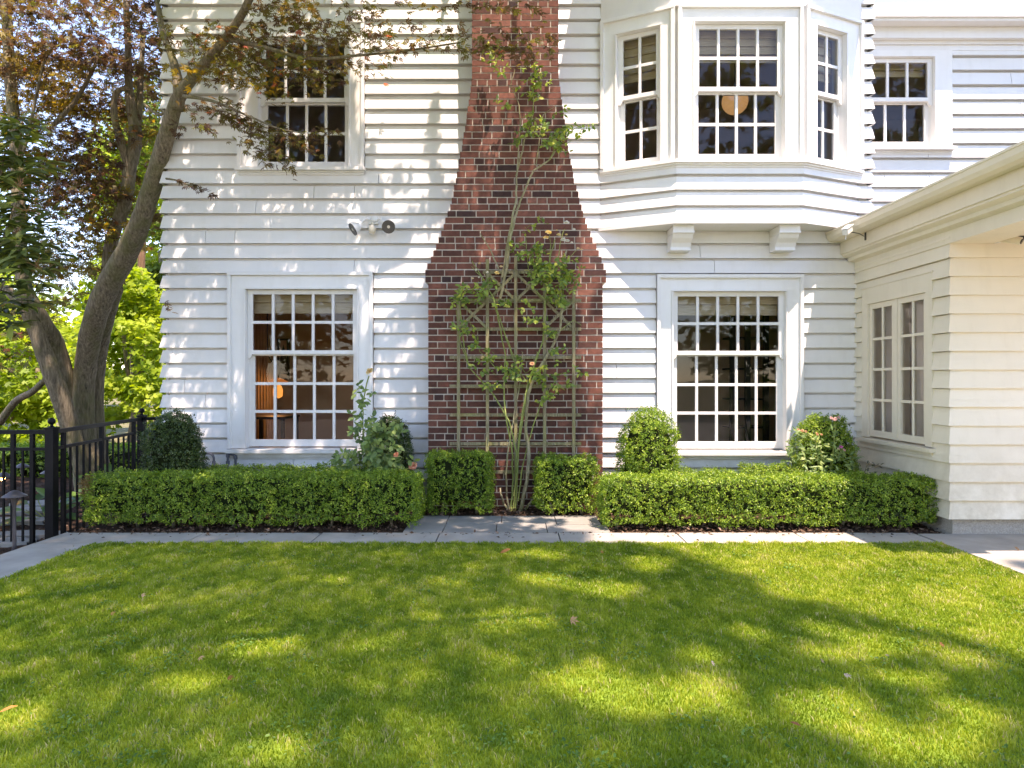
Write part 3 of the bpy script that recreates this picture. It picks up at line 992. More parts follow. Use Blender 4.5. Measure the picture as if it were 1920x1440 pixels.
def egg(label, c, w, d, z1, mat, dens=2000, name='box_topiary', flat=2.5, wisps=8):
    root = empty(name, (c[0], c[1], 0), label, 'shrub', 'egg-shaped box shrubs')
    z0 = .08; zc = (z0 + z1) / 2; hz = (z1 - z0) / 2
    n = int(dens * 4 * math.pi * ((w * d + w * hz + d * hz) / 3 if False else (w * hz + d * hz) / 2) * .85)
    u = unit(NR.normal(size=(n, 3)))
    # barrel to egg: wider below
    s = np.abs(u[:, 2]) ** 1.0
    prof = (1 - np.abs(u[:, 2]) ** flat) ** (1 / flat)
    hr = np.linalg.norm(u[:, :2], axis=1)[:, None]
    xy = u[:, :2] / np.maximum(hr, 1e-6) * prof[:, None] * (1 - .13 * u[:, 2:3])
    p = np.concatenate([xy * np.array([[w, d]]), u[:, 2:3] * hz], 1) + np.array([[c[0], c[1], zc]])
    nn = unit(np.concatenate([xy / np.array([[w, d]]), (u[:, 2:3] ** 3) / hz], 1))
    p = p + nn * ((wob(p, 3, 7) - .5) * .045 + (wob(p, 8, 8) - .5) * .03 - NR.exponential(.018, n))[:, None]
    wi = NR.random(n) < .035
    p[wi] += nn[wi] * NR.uniform(.01, .05, (wi.sum(), 1)) + np.array([[0, 0, .02]])
    pos, al, n2, rr, ss = sprigs(p, nn, 9, .022, .0178)
    cloud('foliage', pos, n2, ss, mat, root, T_BOX, al, rr, .75)
    mb = MB()
    M = Matrix.Translation((c[0], c[1], zc)) @ Matrix.Diagonal((w - .06, d - .06, hz - .06, 1))
    k = 12
    prof = []
    for i in range(k + 1):
        zz = -1 + 2 * i / k
        prof.append((max(.01, (1 - abs(zz) ** flat) ** (1 / flat) * (1 - .13 * zz)), zz))
    mb.lathe(prof, 20, M)
    mb.build('branches', M_CORE, root)
    mb = MB()
    mb.tube([(c[0], c[1], -.02), (c[0] + .02, c[1], .15), (c[0] - .02, c[1], .4)], .018, 6)
    mb.build('stem', M_BARK, root)
    return root


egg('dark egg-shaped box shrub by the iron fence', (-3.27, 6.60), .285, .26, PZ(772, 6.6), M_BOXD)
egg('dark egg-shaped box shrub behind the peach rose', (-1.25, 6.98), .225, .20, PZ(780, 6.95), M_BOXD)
egg('sunlit egg-shaped box shrub right of the chimney', (1.325, 6.62), .29, .27, PZ(768, 6.62), M_BOX)
egg('egg-shaped box shrub in the corner by the porch wing', (3.08, 6.75), .30, .27, PZ(778, 6.75), M_BOX)

# mulch crumbs
n = 9000
p = np.stack([NR.uniform(-3.78, 3.68, n), NR.uniform(5.81, 6.95, n), NR.uniform(.0, .012, n)], 1)
p2 = np.stack([NR.uniform(-5.2, -3.82, 2500), NR.uniform(4.2, 9, 2500), NR.uniform(-.08, -.06, 2500)], 1)
k = ~((np.abs(p[:, 0] + .05) < .9) & (p[:, 1] < 6.53))
p3 = np.stack([NR.uniform(-3.7, 3.4, 260), 5.80 - NR.exponential(.06, 260), NR.uniform(.003, .006, 260)], 1)
p = np.concatenate([p[k], p2, p3[p3[:, 1] > 5.46]])
M_CHIP = mat_leaf('mulch_chip', [(0, (.04, .022, .013)), (.6, (.12, .07, .045)), (1, (.30, .20, .14))], 0, .9, .1)
cloud('mulch', p, np.tile([[0, 0, 1.]], (len(p), 1)), NR.uniform(.012, .045, len(p)), M_CHIP, None, T_BOX, kind='stuff', jitter=.5)

# ------------------------------------------------------------------ trellis
tr = empty('trellis', (PX(967, 6.88), 6.88, 0), 'weathered wooden lattice trellis against the brick chimney', 'trellis')
YT = 6.90
posts = [(860, 541), (914, 487), (967, 482), (1021, 497), (1075.5, 540)]
for px, py in posts:
    mb = MB(); x = PX(px, YT)
    mb.box(x - .016, x + .016, YT - .03, YT - .0005, 0, PZ(py, YT) , 0, RNG.random()); mb.build('post', M_LATH, tr)
for py, a, b in ((563, 850, 1090), (617, 845, 1090), (670, 843, 1090), (724, 843, 1090), (778, 843, 1090), (832, 843, 1090), (885, 843, 1090), (510, 905, 1030)):
    mb = MB(); z = PZ(py, YT)
    mb.box(PX(a, YT), PX(b, YT), YT, YT + .016, z - .016, z + .016, 0, RNG.random()); mb.build('slat', M_LATH, tr)


def brace(xa, ya, xb, yb, dy):
    mb = MB(); mb.bar(P(xa, ya, YT) + Vector((0, dy, 0)), P(xb, yb, YT) + Vector((0, dy, 0)), .028, .010, Vector((0, 1, 0)))
    mb.build('brace', M_LATH, tr)


for (a, b), (t, u) in (((862, 912), (566, 614)), ((1023, 1073), (566, 614)), ((916, 965), (514, 562)), ((969, 1019), (514, 562))):
    brace(a, t, b, u, -.007); brace(a, u, b, t, -.0185)
# ================================================================== ROSES
M_ROSELEAF = mat_leaf('rose_leaf', [(0, (.09, .15, .03)), (.5, (.20, .29, .045)), (.85, (.36, .42, .06)), (1, (.50, .48, .09))], .35, .45, .4)
M_ROSELEAF2 = mat_leaf('pale_rose_leaf', [(0, (.08, .14, .045)), (.6, (.17, .26, .075)), (1, (.32, .39, .11))], .3, .45, .4)
T_LEAFLET = tmpl([(0, 0, 0), (.3, -.27, .05), (.34, 0, -.01), (.3, .27, .05), (.72, -.2, .02), (.75, 0, -.03), (.72, .2, .02), (1, 0, -.1)],
                 [(0, 1, 2), (0, 2, 3), (1, 4, 5, 2), (2, 5, 6, 3), (4, 7, 5), (5, 7, 6)])


def petal_mat(name, a, b):
    return mat_leaf(name, [(0, a), (1, b)], .35, .6, .15, (1.1, 1.0, .85))


M_PEACH = petal_mat('peach_petal', (.80, .30, .16), (.88, .52, .38))
M_PINK = petal_mat('pink_petal', (.60, .28, .26), (.80, .58, .50))
M_YELLOW = petal_mat('yellow_petal', (.72, .46, .05), (.80, .72, .42))
M_CREAMP = petal_mat('cream_petal', (.78, .50, .16), (.82, .70, .42))
M_WHITEP = petal_mat('pale_petal', (.75, .70, .52), (.82, .80, .70))
M_RUST = petal_mat('faded_petal', (.48, .22, .10), (.66, .42, .24))
M_MAGENTA = petal_mat('magenta_petal', (.60, .05, .30), (.75, .25, .50))


def blossom(c, r, mat, parent, axis=(0, -.6, .8), rings=((5, .35, .5), (6, .75, .75), (7, 1.15, 1.0)), name='blossom', droop=.25):
    M = Vector(axis).normalized().to_track_quat('Z', 'Y').to_matrix().to_4x4(); M.translation = Vector(c)
    mb = MB()
    for n, tilt, L in rings:
        for i in range(n):
            t = 6.283 * (i + RNG.uniform(-.25, .25)) / n
            T = tilt + RNG.uniform(-.15, .15)
            l = r * L * RNG.uniform(.85, 1.1); w = l * .42
            d = Vector((math.cos(t), math.sin(t), 0)); s = Vector((-d.y, d.x, 0)); z = Vector((0, 0, 1))
            q = []
            for a, ww, cup in ((0, .25, 0), (.5, 1, .08), (.85, .95, .02), (1.0, .45, -.12)):
                base = d * (l * a * math.sin(T)) + z * (l * a * math.cos(T) - droop * l * a * a * (tilt > 1))
                q += [base - s * w * ww + z * cup * l, base, base + s * w * ww + z * cup * l]
            mb.add([M @ v for v in q], [(3 * j + k, 3 * j + k + 1, 3 * j + k + 4, 3 * j + k + 3) for j in range(3) for k in range(2)], 0, RNG.random())
    return mb.build(name, mat, parent, smooth=True, fix=False)


def leafcloud(spots, Y, size, per, dy=.06, comp=True):
    """spots: (px,py,rx,ry,n) -> positions of compound leaves"""
    pos, al = [], []
    for px, py, rx, ry, n in spots:
        for i in range(n):
            a = RNG.uniform(0, 6.283); q = math.sqrt(RNG.random())
            y = Y - abs(RNG.gauss(0, dy))
            c = P(px + rx * q * math.cos(a), py + ry * q * math.sin(a), y)
            d = Vector((RNG.gauss(0, 1), -abs(RNG.gauss(.3, .5)), RNG.gauss(-.15, .6))).normalized()
            s = d.cross(Vector((RNG.gauss(0, .4), -1, .5))).normalized()
            for j in range(per):
                k = j // 2 + 1; sd = (1 if j % 2 else -1)
                if j == per - 1:
                    pos.append(c + d * size * .75 * (per // 2 + .4)); al.append(d)
                else:
                    pos.append(c + d * size * .75 * k); al.append(d * .5 + s * sd)
    return np.array(pos), np.array(al)


cr = empty('climbing_rose', P(965, 962, 6.80), 'climbing rose with thorny canes and pale yellow flowers on the trellis', 'rose')
YRs = 6.84
canes = [  # px, py path, width px, green?
    ([(962, 962), (966, 900), (968, 850), (955, 790), (925, 740), (880, 690), (868, 640), (862, 570)], 3.2, 1),
    ([(966, 962), (970, 880), (975, 800), (985, 740), (1000, 690), (1018, 640), (1022, 570), (1028, 500), (1040, 450)], 3.4, 1),
    ([(958, 960), (962, 900), (960, 840), (948, 780), (945, 720), (948, 670), (935, 600), (925, 560), (905, 520), (885, 490)], 3.0, 1),
    ([(975, 962), (988, 900), (992, 850), (985, 800), (990, 740), (1005, 700), (1030, 660), (1050, 620), (1055, 570), (1048, 520), (1062, 470)], 6.5, 0),
    ([(956, 958), (950, 930), (948, 890), (952, 850), (962, 790), (975, 720), (980, 660)], 3.5, 0),
    ([(985, 955), (1000, 935), (1012, 918)], 4.5, 0),
    ([(955, 960), (945, 945), (940, 930), (938, 915)], 4.2, 0),
    ([(972, 940), (980, 870), (1000, 800), (1015, 750), (1045, 710)], 2.6, 1),
    ([(964, 930), (975, 820), (990, 730), (1008, 660)], 2.4, 1),
    ([(938, 560), (950, 500), (957, 440), (968, 400), (978, 370), (1000, 320), (1030, 300), (1040, 285)], 5.0, 0),
    ([(942, 520), (950, 470), (962, 405), (968, 370), (968, 330), (978, 290), (985, 255)], 4.5, 0),
    ([(935, 505), (920, 470), (900, 438)], 2.6, 0),
    ([(968, 330), (975, 230), (972, 190), (958, 160), (965, 130)], 2.2, 0),
    ([(1005, 310), (1012, 250), (1018, 215), (1040, 200)], 2.0, 0),
    ([(985, 255), (1000, 215), (1000, 165), (1020, 140)], 1.8, 1),
    ([(1030, 300), (1050, 260), (1080, 240), (1100, 245)], 1.6, 1),
    ([(1020, 560), (1000, 540), (990, 500), (985, 440)], 1.8, 1),
    ([(945, 620), (960, 660), (985, 700), (1000, 690)], 1.6, 1),
    ([(925, 560), (950, 640), (970, 690), (990, 720)], 2.0, 1),
    ([(880, 690), (862, 640), (855, 580)], 1.5, 1),
    ([(1045, 500), (1050, 460), (1058, 430)], 1.6, 1), ([(1048, 520), (1070, 480), (1085, 465)], 1.5, 1), ([(1030, 490), (1032, 460), (1030, 440)], 1.5, 1),
    ([(905, 520), (893, 510), (885, 500)], 1.4, 1), ([(925, 560), (880, 545), (845, 565)], 1.5, 1),
    ([(930, 690), (900, 660), (880, 600)], 1.3, 1), ([(1050, 620), (1075, 600), (1090, 610)], 1.3, 1)]
for path, w, g in canes:
    pts = [P(x, y, YRs - .05 * math.sin(i * 1.7 + w) - .02) for i, (x, y) in enumerate(path)]
    fine = []
    for a, b in zip(pts[:-1], pts[1:]):
        for t in range(4): fine.append(a.lerp(b, t / 4) + Vector((RNG.uniform(-.005, .005), RNG.uniform(-.006, .006), 0)))
    fine.append(pts[-1])
    r0 = w * .5 * 6.85 / F
    mb = MB()
    mb.tube(fine, [r0 * (1.15 - .6 * i / len(fine)) for i in range(len(fine))], 7, rough=.15)
    for q in fine[:: 2]:                              # thorns
        d = Vector((RNG.choice((-1, 1)), RNG.uniform(-1, .2), .3)).normalized()
        mb.tube([q + d * r0 * .6, q + d * (r0 + .007)], [.003, .0006], 4)
    mb.build('cane', M_CANE_GREEN if g else M_CANE, cr, fix=False)
spots = [(885, 548, 32, 14, 12), (905, 530, 16, 12, 6), (868, 565, 12, 10, 4), (880, 607, 18, 12, 7), (893, 640, 12, 8, 3), (920, 660, 12, 8, 4), (905, 690, 14, 8, 4), (925, 720, 8, 8, 3),
         (970, 468, 14, 10, 5), (1000, 470, 14, 10, 5), (1020, 490, 26, 14, 12), (1050, 505, 26, 16, 14), (1060, 530, 16, 16, 8), (1035, 545, 12, 16, 6), (1045, 560, 14, 10, 6), (1010, 520, 16, 14, 6),
         (1000, 600, 8, 8, 3), (1030, 620, 14, 10, 5), (975, 690, 34, 16, 10), (1010, 700, 22, 14, 7), (1045, 665, 18, 8, 4), (1050, 715, 20, 10, 6), (1012, 745, 10, 10, 3), (955, 700, 16, 10, 4), (995, 575, 8, 8, 2), (1085, 695, 8, 8, 2), (950, 560, 12, 12, 4),
         (925, 108, 14, 14, 6), (930, 128, 10, 10, 4), (998, 140, 16, 12, 7), (1015, 150, 14, 8, 5), (990, 165, 12, 12, 5), (1000, 178, 10, 10, 3), (945, 195, 8, 8, 2),
         (978, 255, 14, 12, 6), (990, 245, 12, 8, 4), (1010, 225, 16, 14, 7), (1020, 245, 12, 12, 5), (1050, 255, 14, 20, 9), (1075, 240, 18, 8, 6), (1100, 246, 8, 5, 2), (1035, 270, 12, 10, 5), (1050, 275, 14, 12, 6), (1000, 420, 12, 8, 3), (1048, 205, 8, 6, 2)]
spots = [(a, b, c_ * 1.1, e * 1.15, int(n_ * (1.9 if a > 1005 and 470 < b < 570 else 1.1) + 1)) for a, b, c_, e, n_ in spots]
pos, al = leafcloud(spots, YRs - .02, .042, 5, .07)
cloud('foliage', pos, np.tile([[0, -.8, .6]], (len(pos), 1)), NR.uniform(.036, .064, len(pos)), M_ROSELEAF, cr, T_LEAFLET, al, None, .55)
for px, py, r, m in ((1028, 436, .030, M_YELLOW), (1024, 446, .028, M_YELLOW), (1062, 418, .030, M_WHITEP), (1056, 450, .028, M_WHITEP), (1048, 440, .022, M_YELLOW), (1064, 452, .024, M_WHITEP), (1076, 430, .016, M_WHITEP), (1084, 466, .018, M_CREAMP), (1080, 487, .016, M_CREAMP), (1090, 468, .013, M_CREAMP),
                 (899, 494, .014, M_CREAMP), (893, 506, .014, M_WHITEP), (914, 511, .015, M_WHITEP), (932, 512, .026, M_YELLOW), (886, 522, .013, M_CREAMP), (898, 520, .012, M_WHITEP), (939, 500, .016, M_CREAMP), (998, 682, .024, M_RUST), (1062, 440, .015, M_YELLOW), (1044, 432, .013, M_YELLOW), (1072, 455, .015, M_WHITEP)):
    blossom(P(px, py, YRs - .10), r * 1.15, m, cr)


def bush(label, base, stems, spots, Y, blooms, mat, lsize, per, name='rose_bush', mcane=None, dy=.08, group=None, cat='rose'):
    root = empty(name, base, label, cat, group)
    for path, w in stems:
        mb = MB()
        pts = [Vector(base) if p is None else P(p[0], p[1], Y - .03) for p in path]
        fine = []
        for a, b in zip(pts[:-1], pts[1:]):
            for t in range(3): fine.append(a.lerp(b, t / 3) + Vector((RNG.uniform(-.004, .004), RNG.uniform(-.004, .004), 0)))
        fine.append(pts[-1])
        mb.tube(fine, w * .5 * Y / F, 6); mb.build('stem', mcane or M_CANE_GREEN, root, fix=False)
    pos, al = leafcloud([(a, b, c_, e, int(n_ * (1.4 if name == 'phlox' else .95) + 1)) for a, b, c_, e, n_ in spots], Y, lsize * .8, per, dy)
    cloud('foliage', pos, np.tile([[0, -.7, .7]], (len(pos), 1)), NR.uniform(lsize * .75, lsize * 1.2, len(pos)), mat, root, T_OVAL if per > 1 else T_LANCE, al, None, .5)
    for px, py, r, m, nm in blooms: blossom(P(px, py, Y - .10), r * (.62 if name == 'phlox' else .9), m, root, name=nm, axis=(RNG.uniform(-.5, .5), -.8, RNG.uniform(.2, .9)))
    return root


bush('tall pale-leaved rose with peach blooms left of the chimney', (PX(690, 6.5), 6.5, 0),
     [([None, (690, 870), (681, 800), (680, 760), (686, 725), (692, 705)], 2.6), ([None, (720, 850), (745, 852)], 2.2), ([None, (740, 880), (774, 878)], 2.4), ([None, (700, 840), (715, 800)], 2.2), ([None, (665, 860), (655, 845)], 2.0), ([None, (720, 830), (748, 806)], 2.0)],
     [(678, 745, 14, 12, 4), (700, 738, 8, 8, 2), (676, 790, 10, 10, 3), (695, 795, 14, 10, 6), (712, 806, 16, 10, 6), (738, 808, 14, 8, 5), (690, 825, 22, 16, 12), (715, 840, 22, 16, 12), (690, 855, 30, 14, 14), (660, 862, 16, 14, 9), (650, 850, 7, 12, 4), (720, 870, 22, 12, 9), (712, 880, 26, 8, 8), (740, 870, 16, 10, 6), (755, 868, 10, 8, 4), (682, 810, 10, 14, 5)],
     6.50, [(694, 696, .050, M_CREAMP, 'blossom'), (743, 852, .034, M_PEACH, 'blossom'), (775, 874, .050, M_PEACH, 'blossom'), (720, 838, .022, M_WHITEP, 'bud')], M_ROSELEAF2, .066, 5, dy=.09)
bush('leggy garden phlox with pink and faded rust flower heads by the porch corner', (PX(1545, 6.42), 6.42, 0),
     [([None, (1560, 860), (1564, 830), (1566, 795)], 2.4), ([None, (1530, 830), (1505, 806)], 2.2), ([None, (1540, 850), (1533, 814)], 2.2), ([None, (1560, 870), (1578, 845)], 2.2), ([None, (1510, 870), (1475, 842)], 2.0), ([None, (1590, 880), (1608, 845)], 1.8), ([None, (1510, 885), (1512, 865), (1525, 860)], 1.8), ([None, (1545, 880), (1530, 860)], 1.8)],
     [(1500, 812, 12, 10, 14), (1535, 825, 14, 14, 16), (1520, 850, 20, 14, 24), (1562, 815, 12, 16, 14), (1568, 845, 18, 10, 16), (1548, 860, 24, 16, 26), (1525, 880, 22, 12, 22), (1480, 855, 14, 10, 12), (1493, 840, 10, 14, 10), (1590, 860, 12, 14, 12), (1560, 885, 20, 8, 14), (1505, 865, 12, 10, 10), (1605, 845, 5, 10, 4)],
     6.42, [(1566, 786, .036, M_PINK, 'flower_head'), (1572, 783, .030, M_PINK, 'flower_head'), (1559, 784, .028, M_PINK, 'flower_head'), (1504, 808, .030, M_RUST, 'flower_head'), (1497, 806, .026, M_RUST, 'flower_head'), (1511, 809, .024, M_RUST, 'flower_head'), (1532, 814, .030, M_RUST, 'flower_head'), (1540, 815, .022, M_RUST, 'flower_head'),
            (1577, 838, .030, M_MAGENTA, 'flower_head'), (1572, 842, .026, M_PINK, 'flower_head'), (1583, 844, .024, M_PINK, 'flower_head'), (1474, 842, .016, M_PEACH, 'bud'), (1513, 886, .018, M_RUST, 'bud')], M_ROSELEAF2, .062, 1, name='phlox', dy=.08, cat='flower')
bush('thin dark twig with a few leaves in front of the porch wing', (PX(1612, 6.3), 6.3, 0),
     [([None, (1612, 898), (1622, 882), (1630, 866)], 2.0), ([(1622, 882), (1638, 875), (1648, 870)], 1.4), ([(1617, 890), (1630, 890), (1636, 891)], 1.2)],
     [(1644, 872, 5, 4, 3), (1632, 866, 5, 4, 2), (1634, 890, 4, 4, 2), (1628, 876, 3, 3, 1), (1625, 897, 3, 3, 2)], 6.3, [], mat_leaf('dark_leaf', [(0, (.02, .03, .015)), (1, (.05, .06, .025))], .2), .042, 1, name='bare_shrub', mcane=M_BARK, dy=.02, cat='shrub')

# ================================================================== FENCE
fence = empty('iron_fence', (-3.83, 5.68, -.07), 'black iron picket fence with ball-topped posts', 'fence')


def fpost(x, y, zt, w=.035):
    mb = MB()
    mb.box(x - w, x + w, y - w, y + w, -.12, zt - .08)
    mb.box(x - w - .007, x + w + .007, y - w - .007, y + w + .007, zt - .0795, zt - .062)
    M = Matrix.Translation((x, y, zt - .062))
    mb.lathe([(.03, 0), (.012, .012), (.012, .022)], 12, M)
    mb.sphere((x, y, zt - .012), .030, 12)
    mb.build('post', M_IRON, fence)


zt = PZ(787, 5.68)
fpost(-3.83, 5.68, zt); fpost(-4.12, 7.60, PZ(768, 7.6)); fpost(-5.75, 5.68, zt)


def frail(p, q, w, h):
    mb = MB(); mb.bar(p, q, w, h); mb.build('rail', M_IRON, fence)


zr = [(PZ(810, 5.68), .03, .034), (PZ(842, 5.68), .026, .026), (-.066, .026, .026)]
A, B, C_, D_ = Vector((-3.83, 5.68, 0)), Vector((-4.12, 7.60, 0)), Vector((-3.72, 7.74, 0)), Vector((-5.75, 5.68, 0))
for p, q in ((A, B), (B, C_), (D_, A)):
    d = (q - p).normalized() * .036
    for z, w, h in zr: frail(p + d + Vector((0, 0, z)), q - d + Vector((0, 0, z)), w, h)


def picket(p, r, z1):
    mb = MB(); mb.box(p.x - r, p.x + r, p.y - r, p.y + r, -.07, z1); mb.build('picket', M_IRON, fence)


for t in (.10, .48, .88): picket(A.lerp(B, t), .0155, zr[0][0] - .018)
for a, b in ((.10, .48), (.48, .88)):
    for i in range(1, 6): picket(A.lerp(B, a + (b - a) * i / 6), .0075, zr[1][0] - .014)
for i in range(1, 12):
    x = -3.83 - .160 * i
    picket(Vector((x, 5.68, 0)), .0150, zr[0][0] - .018)
    if i > 1 or True: picket(Vector((x - .08, 5.68, 0)), .0072, zr[1][0] - .014)
for i in range(1, 4): picket(B.lerp(C_, i / 4), .0075, zr[1][0] - .014)

# ------------------------------------------------------------------ path lights
M_BRONZE = mat_simple('bronze', (.10, .085, .085), .45, .5, .4, var=.25)
M_BULB = mat_emit('lit_bulb', (1.0, .45, .09), 22)


def path_light(label, x, y, zb, zt, r, lit=False, group='mushroom path lights'):
    root = empty('path_light', (x, y, zb), label, 'garden light', group)
    mb = MB(); mb.lathe([(.022, zb - zb), (.014, .06), (.012, zt - zb - .14), (.026, zt - zb - .06), (.028, zt - zb - .045)], 12, Matrix.Translation((x, y, zb))); mb.build('post', M_BRONZE, root, smooth=True)
    mb = MB(); mb.lathe([(r, zt - .052), (r * 1.0, zt - .047), (r * .55, zt - .022), (r * .28, zt - .006), (.004, zt)], 20, Matrix.Translation((x, y, 0))); mb.build('shade', M_BRONZE, root, smooth=True)
    if lit:
        mb = MB(); mb.sphere((x, y - .01, zt - .062), .024, 10); mb.build('bulb', M_BULB, root, smooth=True)


path_light('bronze mushroom path light nearest the lawn path, unlit', PX(27, 5.45), 5.45, -.08, PZ(919, 5.45), .088)
path_light('glowing mushroom path light at the left edge of the garden', PX(7, 6.9), 6.9, -.1, PZ(885, 6.9), .088, True)
path_light('pale-topped path light behind the iron pickets', PX(42, 8.0), 8.0, -.1, PZ(868, 8.0), .085)
path_light('path light half hidden by the fence corner post', PX(92, 7.9), 7.9, -.1, PZ(879, 7.9), .09)

# stepping stones behind the fence
for i, (px, py, w, d, lab) in enumerate(((15, 1014, .26, .12, 'flat stepping stone closest to the path light'), (55, 1001, .34, .12, 'broad stepping stone behind the fence pickets'), (25, 976, .38, .14, 'long pale stepping stone in the side garden'), (40, 958, .36, .16, 'stepping stone below the glowing path light'), (78, 946, .32, .2, 'farthest stepping stone beside the hosta'))):
    Y = (H + .05) * F / (py - CY)
    x = PX(px, Y); mb = MB()
    n = 11
    pl = [(x + w * math.cos(6.283 * k / n) * RNG.uniform(.85, 1.1), Y + d * math.sin(6.283 * k / n) * RNG.uniform(.85, 1.1)) for k in range(n)]
    mb.extrude_z(pl, -.1, -.045 + .004 * i)
    tag(mb.build('stepping_stone', M_BLUESTONE), lab, 'stone', 'stepping stones behind the fence')


def hosta(label, x, y, r, n, mat, zb=-.08):
    root = empty('hosta', (x, y, zb), label, 'plant')
    pos, al, nr = [], [], []
    mb = MB()
    for i in range(n):
        t = 6.283 * i / n + RNG.uniform(-.3, .3); e = RNG.uniform(.25, 1.1)
        d = Vector((math.cos(t) * math.cos(e), math.sin(t) * math.cos(e), math.sin(e)))
        q = Vector((x, y, zb)) + d * r * RNG.uniform(.5, .9)
        mb.tube([(x, y, zb), q], [.006, .004], 5)
        pos.append(q); o = Vector((d.x, d.y, -.25)); al.append(o); nr.append((-d.x * .3, -d.y * .3 - .3, 1))
    mb.build('stem', M_CANE_GREEN, root)
    cloud('foliage', np.array(pos), np.array(nr), NR.uniform(.8, 1.1, n) * r * .62, mat, root, T_OVAL, np.array(al), None, .2)


M_HOSTA = mat_leaf('hosta_leaf', [(0, (.06, .13, .03)), (1, (.16, .28, .06))], .35, .4, .4)
hosta('broad-leaved hosta behind the fence corner post', PX(88, 6.7), 6.7, .34, 16, M_HOSTA)
hosta('large-leaved plant at the foot of the maple', PX(222, 8.1), 8.1, .42, 18, M_HOSTA)

# ================================================================== WALL FIXTURES
M_WPLAST = mat_simple('white_enamel', (.74, .73, .70), .35, .5, var=.08)
M_LENS = mat_simple('lamp_lens', (.55, .50, .42), .3, .5, var=.15)
M_DARK = mat_simple('dark_rim', (.06, .055, .05), .4, .5)
fl = empty('floodlight', P(701, 412, YW - .03), 'white twin-head security floodlight with motion sensor on the siding', 'floodlight')
mb = MB(); c = P(701, 413, YW - .03)
mb.box(c.x - .055, c.x + .055, YW - .062, YW - .010, c.z - .045, c.z + .03); mb.sphere((c.x + .01, YW - .066, c.z), .030, 12, sc=(1.3, .7, 1))
mb.build('base_plate', M_WPLAST, fl, smooth=False)


def lamp_head(px, py, ax, elbow):
    q = P(px, py, YW - .14)
    M = Vector(ax).normalized().to_track_quat('Z', 'Y').to_matrix().to_4x4(); M.translation = q
    mb = MB()
    mb.tube([c + Vector((elbow * .04, -.03, 0)), c + Vector((elbow * .085, -.06, .0)), q - Vector(ax).normalized() * .03], [.014, .014, .017], 8)
    mb.lathe([(.020, -.055), (.034, -.050), (.044, -.025), (.056, .012), (.066, .030), (.066, .040), (.056, .040), (.054, .034)], 24, M)
    h = mb.build('lamp_head', M_WPLAST, fl, smooth=False)
    mb = MB(); mb.lathe([(.0535, .033), (.054, .036), (.03, .040), (.001, .041)], 24, M); mb.build('lens', M_LENS, h)
    mb = MB(); mb.lathe([(.0665, .030), (.069, .032), (.069, .043), (.0545, .043), (.0545, .0405)], 24, M); mb.build('rim', M_DARK, h)


lamp_head(667, 427, (-.75, -.35, -.55), -1); lamp_head(728, 425, (.25, -1, -.28), 1)
mb = MB(); q = P(698, 430, YW - .10)
mb.tube([c + Vector((-.01, -.03, -.03)), q + Vector((0, .02, .05))], .016, 8); mb.sphere(q, .042, 14, sc=(.95, .95, 1.15)); mb.build('sensor', M_CREAM, fl, smooth=True)

M_GREY = mat_simple('grey_pvc', (.10, .105, .125), .45, .45, var=.12)


def pipe(label, pts, r, collars=()):
    root = empty('vent_pipe', pts[0], label, 'pipe', 'grey pipes at the wall')
    mb = MB(); fine = [Vector(pts[0])]
    mb.tube(pts, r, 12); mb.build('tube', M_GREY, root, smooth=False)
    for z in collars:
        mb = MB(); mb.tube([Vector(z) - Vector((0, 0, .02)), Vector(z) + Vector((0, 0, .02))], r * 1.55, 12); mb.build('collar', M_GREY, root)


Yp = YW - .07
cx, cz, rr_ = PX(390.5, Yp), PZ(861, Yp), PX(401, Yp) - PX(390.5, Yp)
arc = [Vector((cx - rr_, Yp, 0.1))] + [Vector((cx - rr_ * math.cos(t), Yp, cz + rr_ * math.sin(t) * 1.1)) for t in np.linspace(0, math.pi, 13)] + [Vector((cx + rr_, Yp, .1))]
pipe('grey swan-neck pipe beside the dark egg shrub', arc, .0125, [(cx + rr_, Yp, PZ(868, Yp))])
x0, x1, zq = PX(427, Yp), PX(441.5, Yp), PZ(854, Yp)
pts = [Vector((x0, Yp, .1)), Vector((x0, Yp, zq - .02)), Vector((x0 + .01, Yp, zq + .006)), Vector((x0 + .03, Yp, zq + .01)), Vector((x1 - .03, Yp, zq + .008)), Vector((x1 - .008, Yp, zq)), Vector((x1, Yp, zq - .025)), Vector((x1, Yp, .1))]
pipe('grey pipe with angular elbow under the window corner', pts, .0125, [(x0, Yp, PZ(868, Yp)), (x0, Yp, zq), (x1, Yp, zq - .02)])

sc1 = empty('security_camera', (3.5, 6.75, 2.74), 'white camera on a thin arm under the porch gutter', 'security camera')
mb = MB(); mb.box(3.488, 3.499, 6.742, 6.758, 2.68, 2.755); mb.tube([(3.48, 6.75, 2.72), (3.40, 6.70, 2.738), (3.28, 6.63, 2.735)], .004, 6); mb.build('arm', M_DARK, sc1)
mb = MB(); mb.bar((3.29, 6.65, 2.775), (3.20, 6.56, 2.715), .052, .052); mb.bar((3.30, 6.655, 2.812), (3.19, 6.55, 2.746), .062, .006); mb.build('body', M_WPLAST, sc1)
mb = MB(); mb.tube([(3.235, 6.61, 2.70), (3.225, 6.60, 2.655)], .007, 8); mb.build('antenna', M_WPLAST, sc1)
sc2 = empty('security_camera', (4.06, 5.68, 2.45), 'cream bullet camera under the porch ceiling', 'security camera')
mb = MB(); mb.tube([(4.045, 5.71, 2.468), (4.045, 5.66, 2.462)], .028, 14); mb.build('mount', M_WPLAST, sc2)
mb = MB(); mb.tube([(4.045, 5.665, 2.465), (4.085, 5.60, 2.452), (4.135, 5.545, 2.425)], [.022, .034, .032], 14); mb.build('body', M_CREAM, sc2, smooth=False)
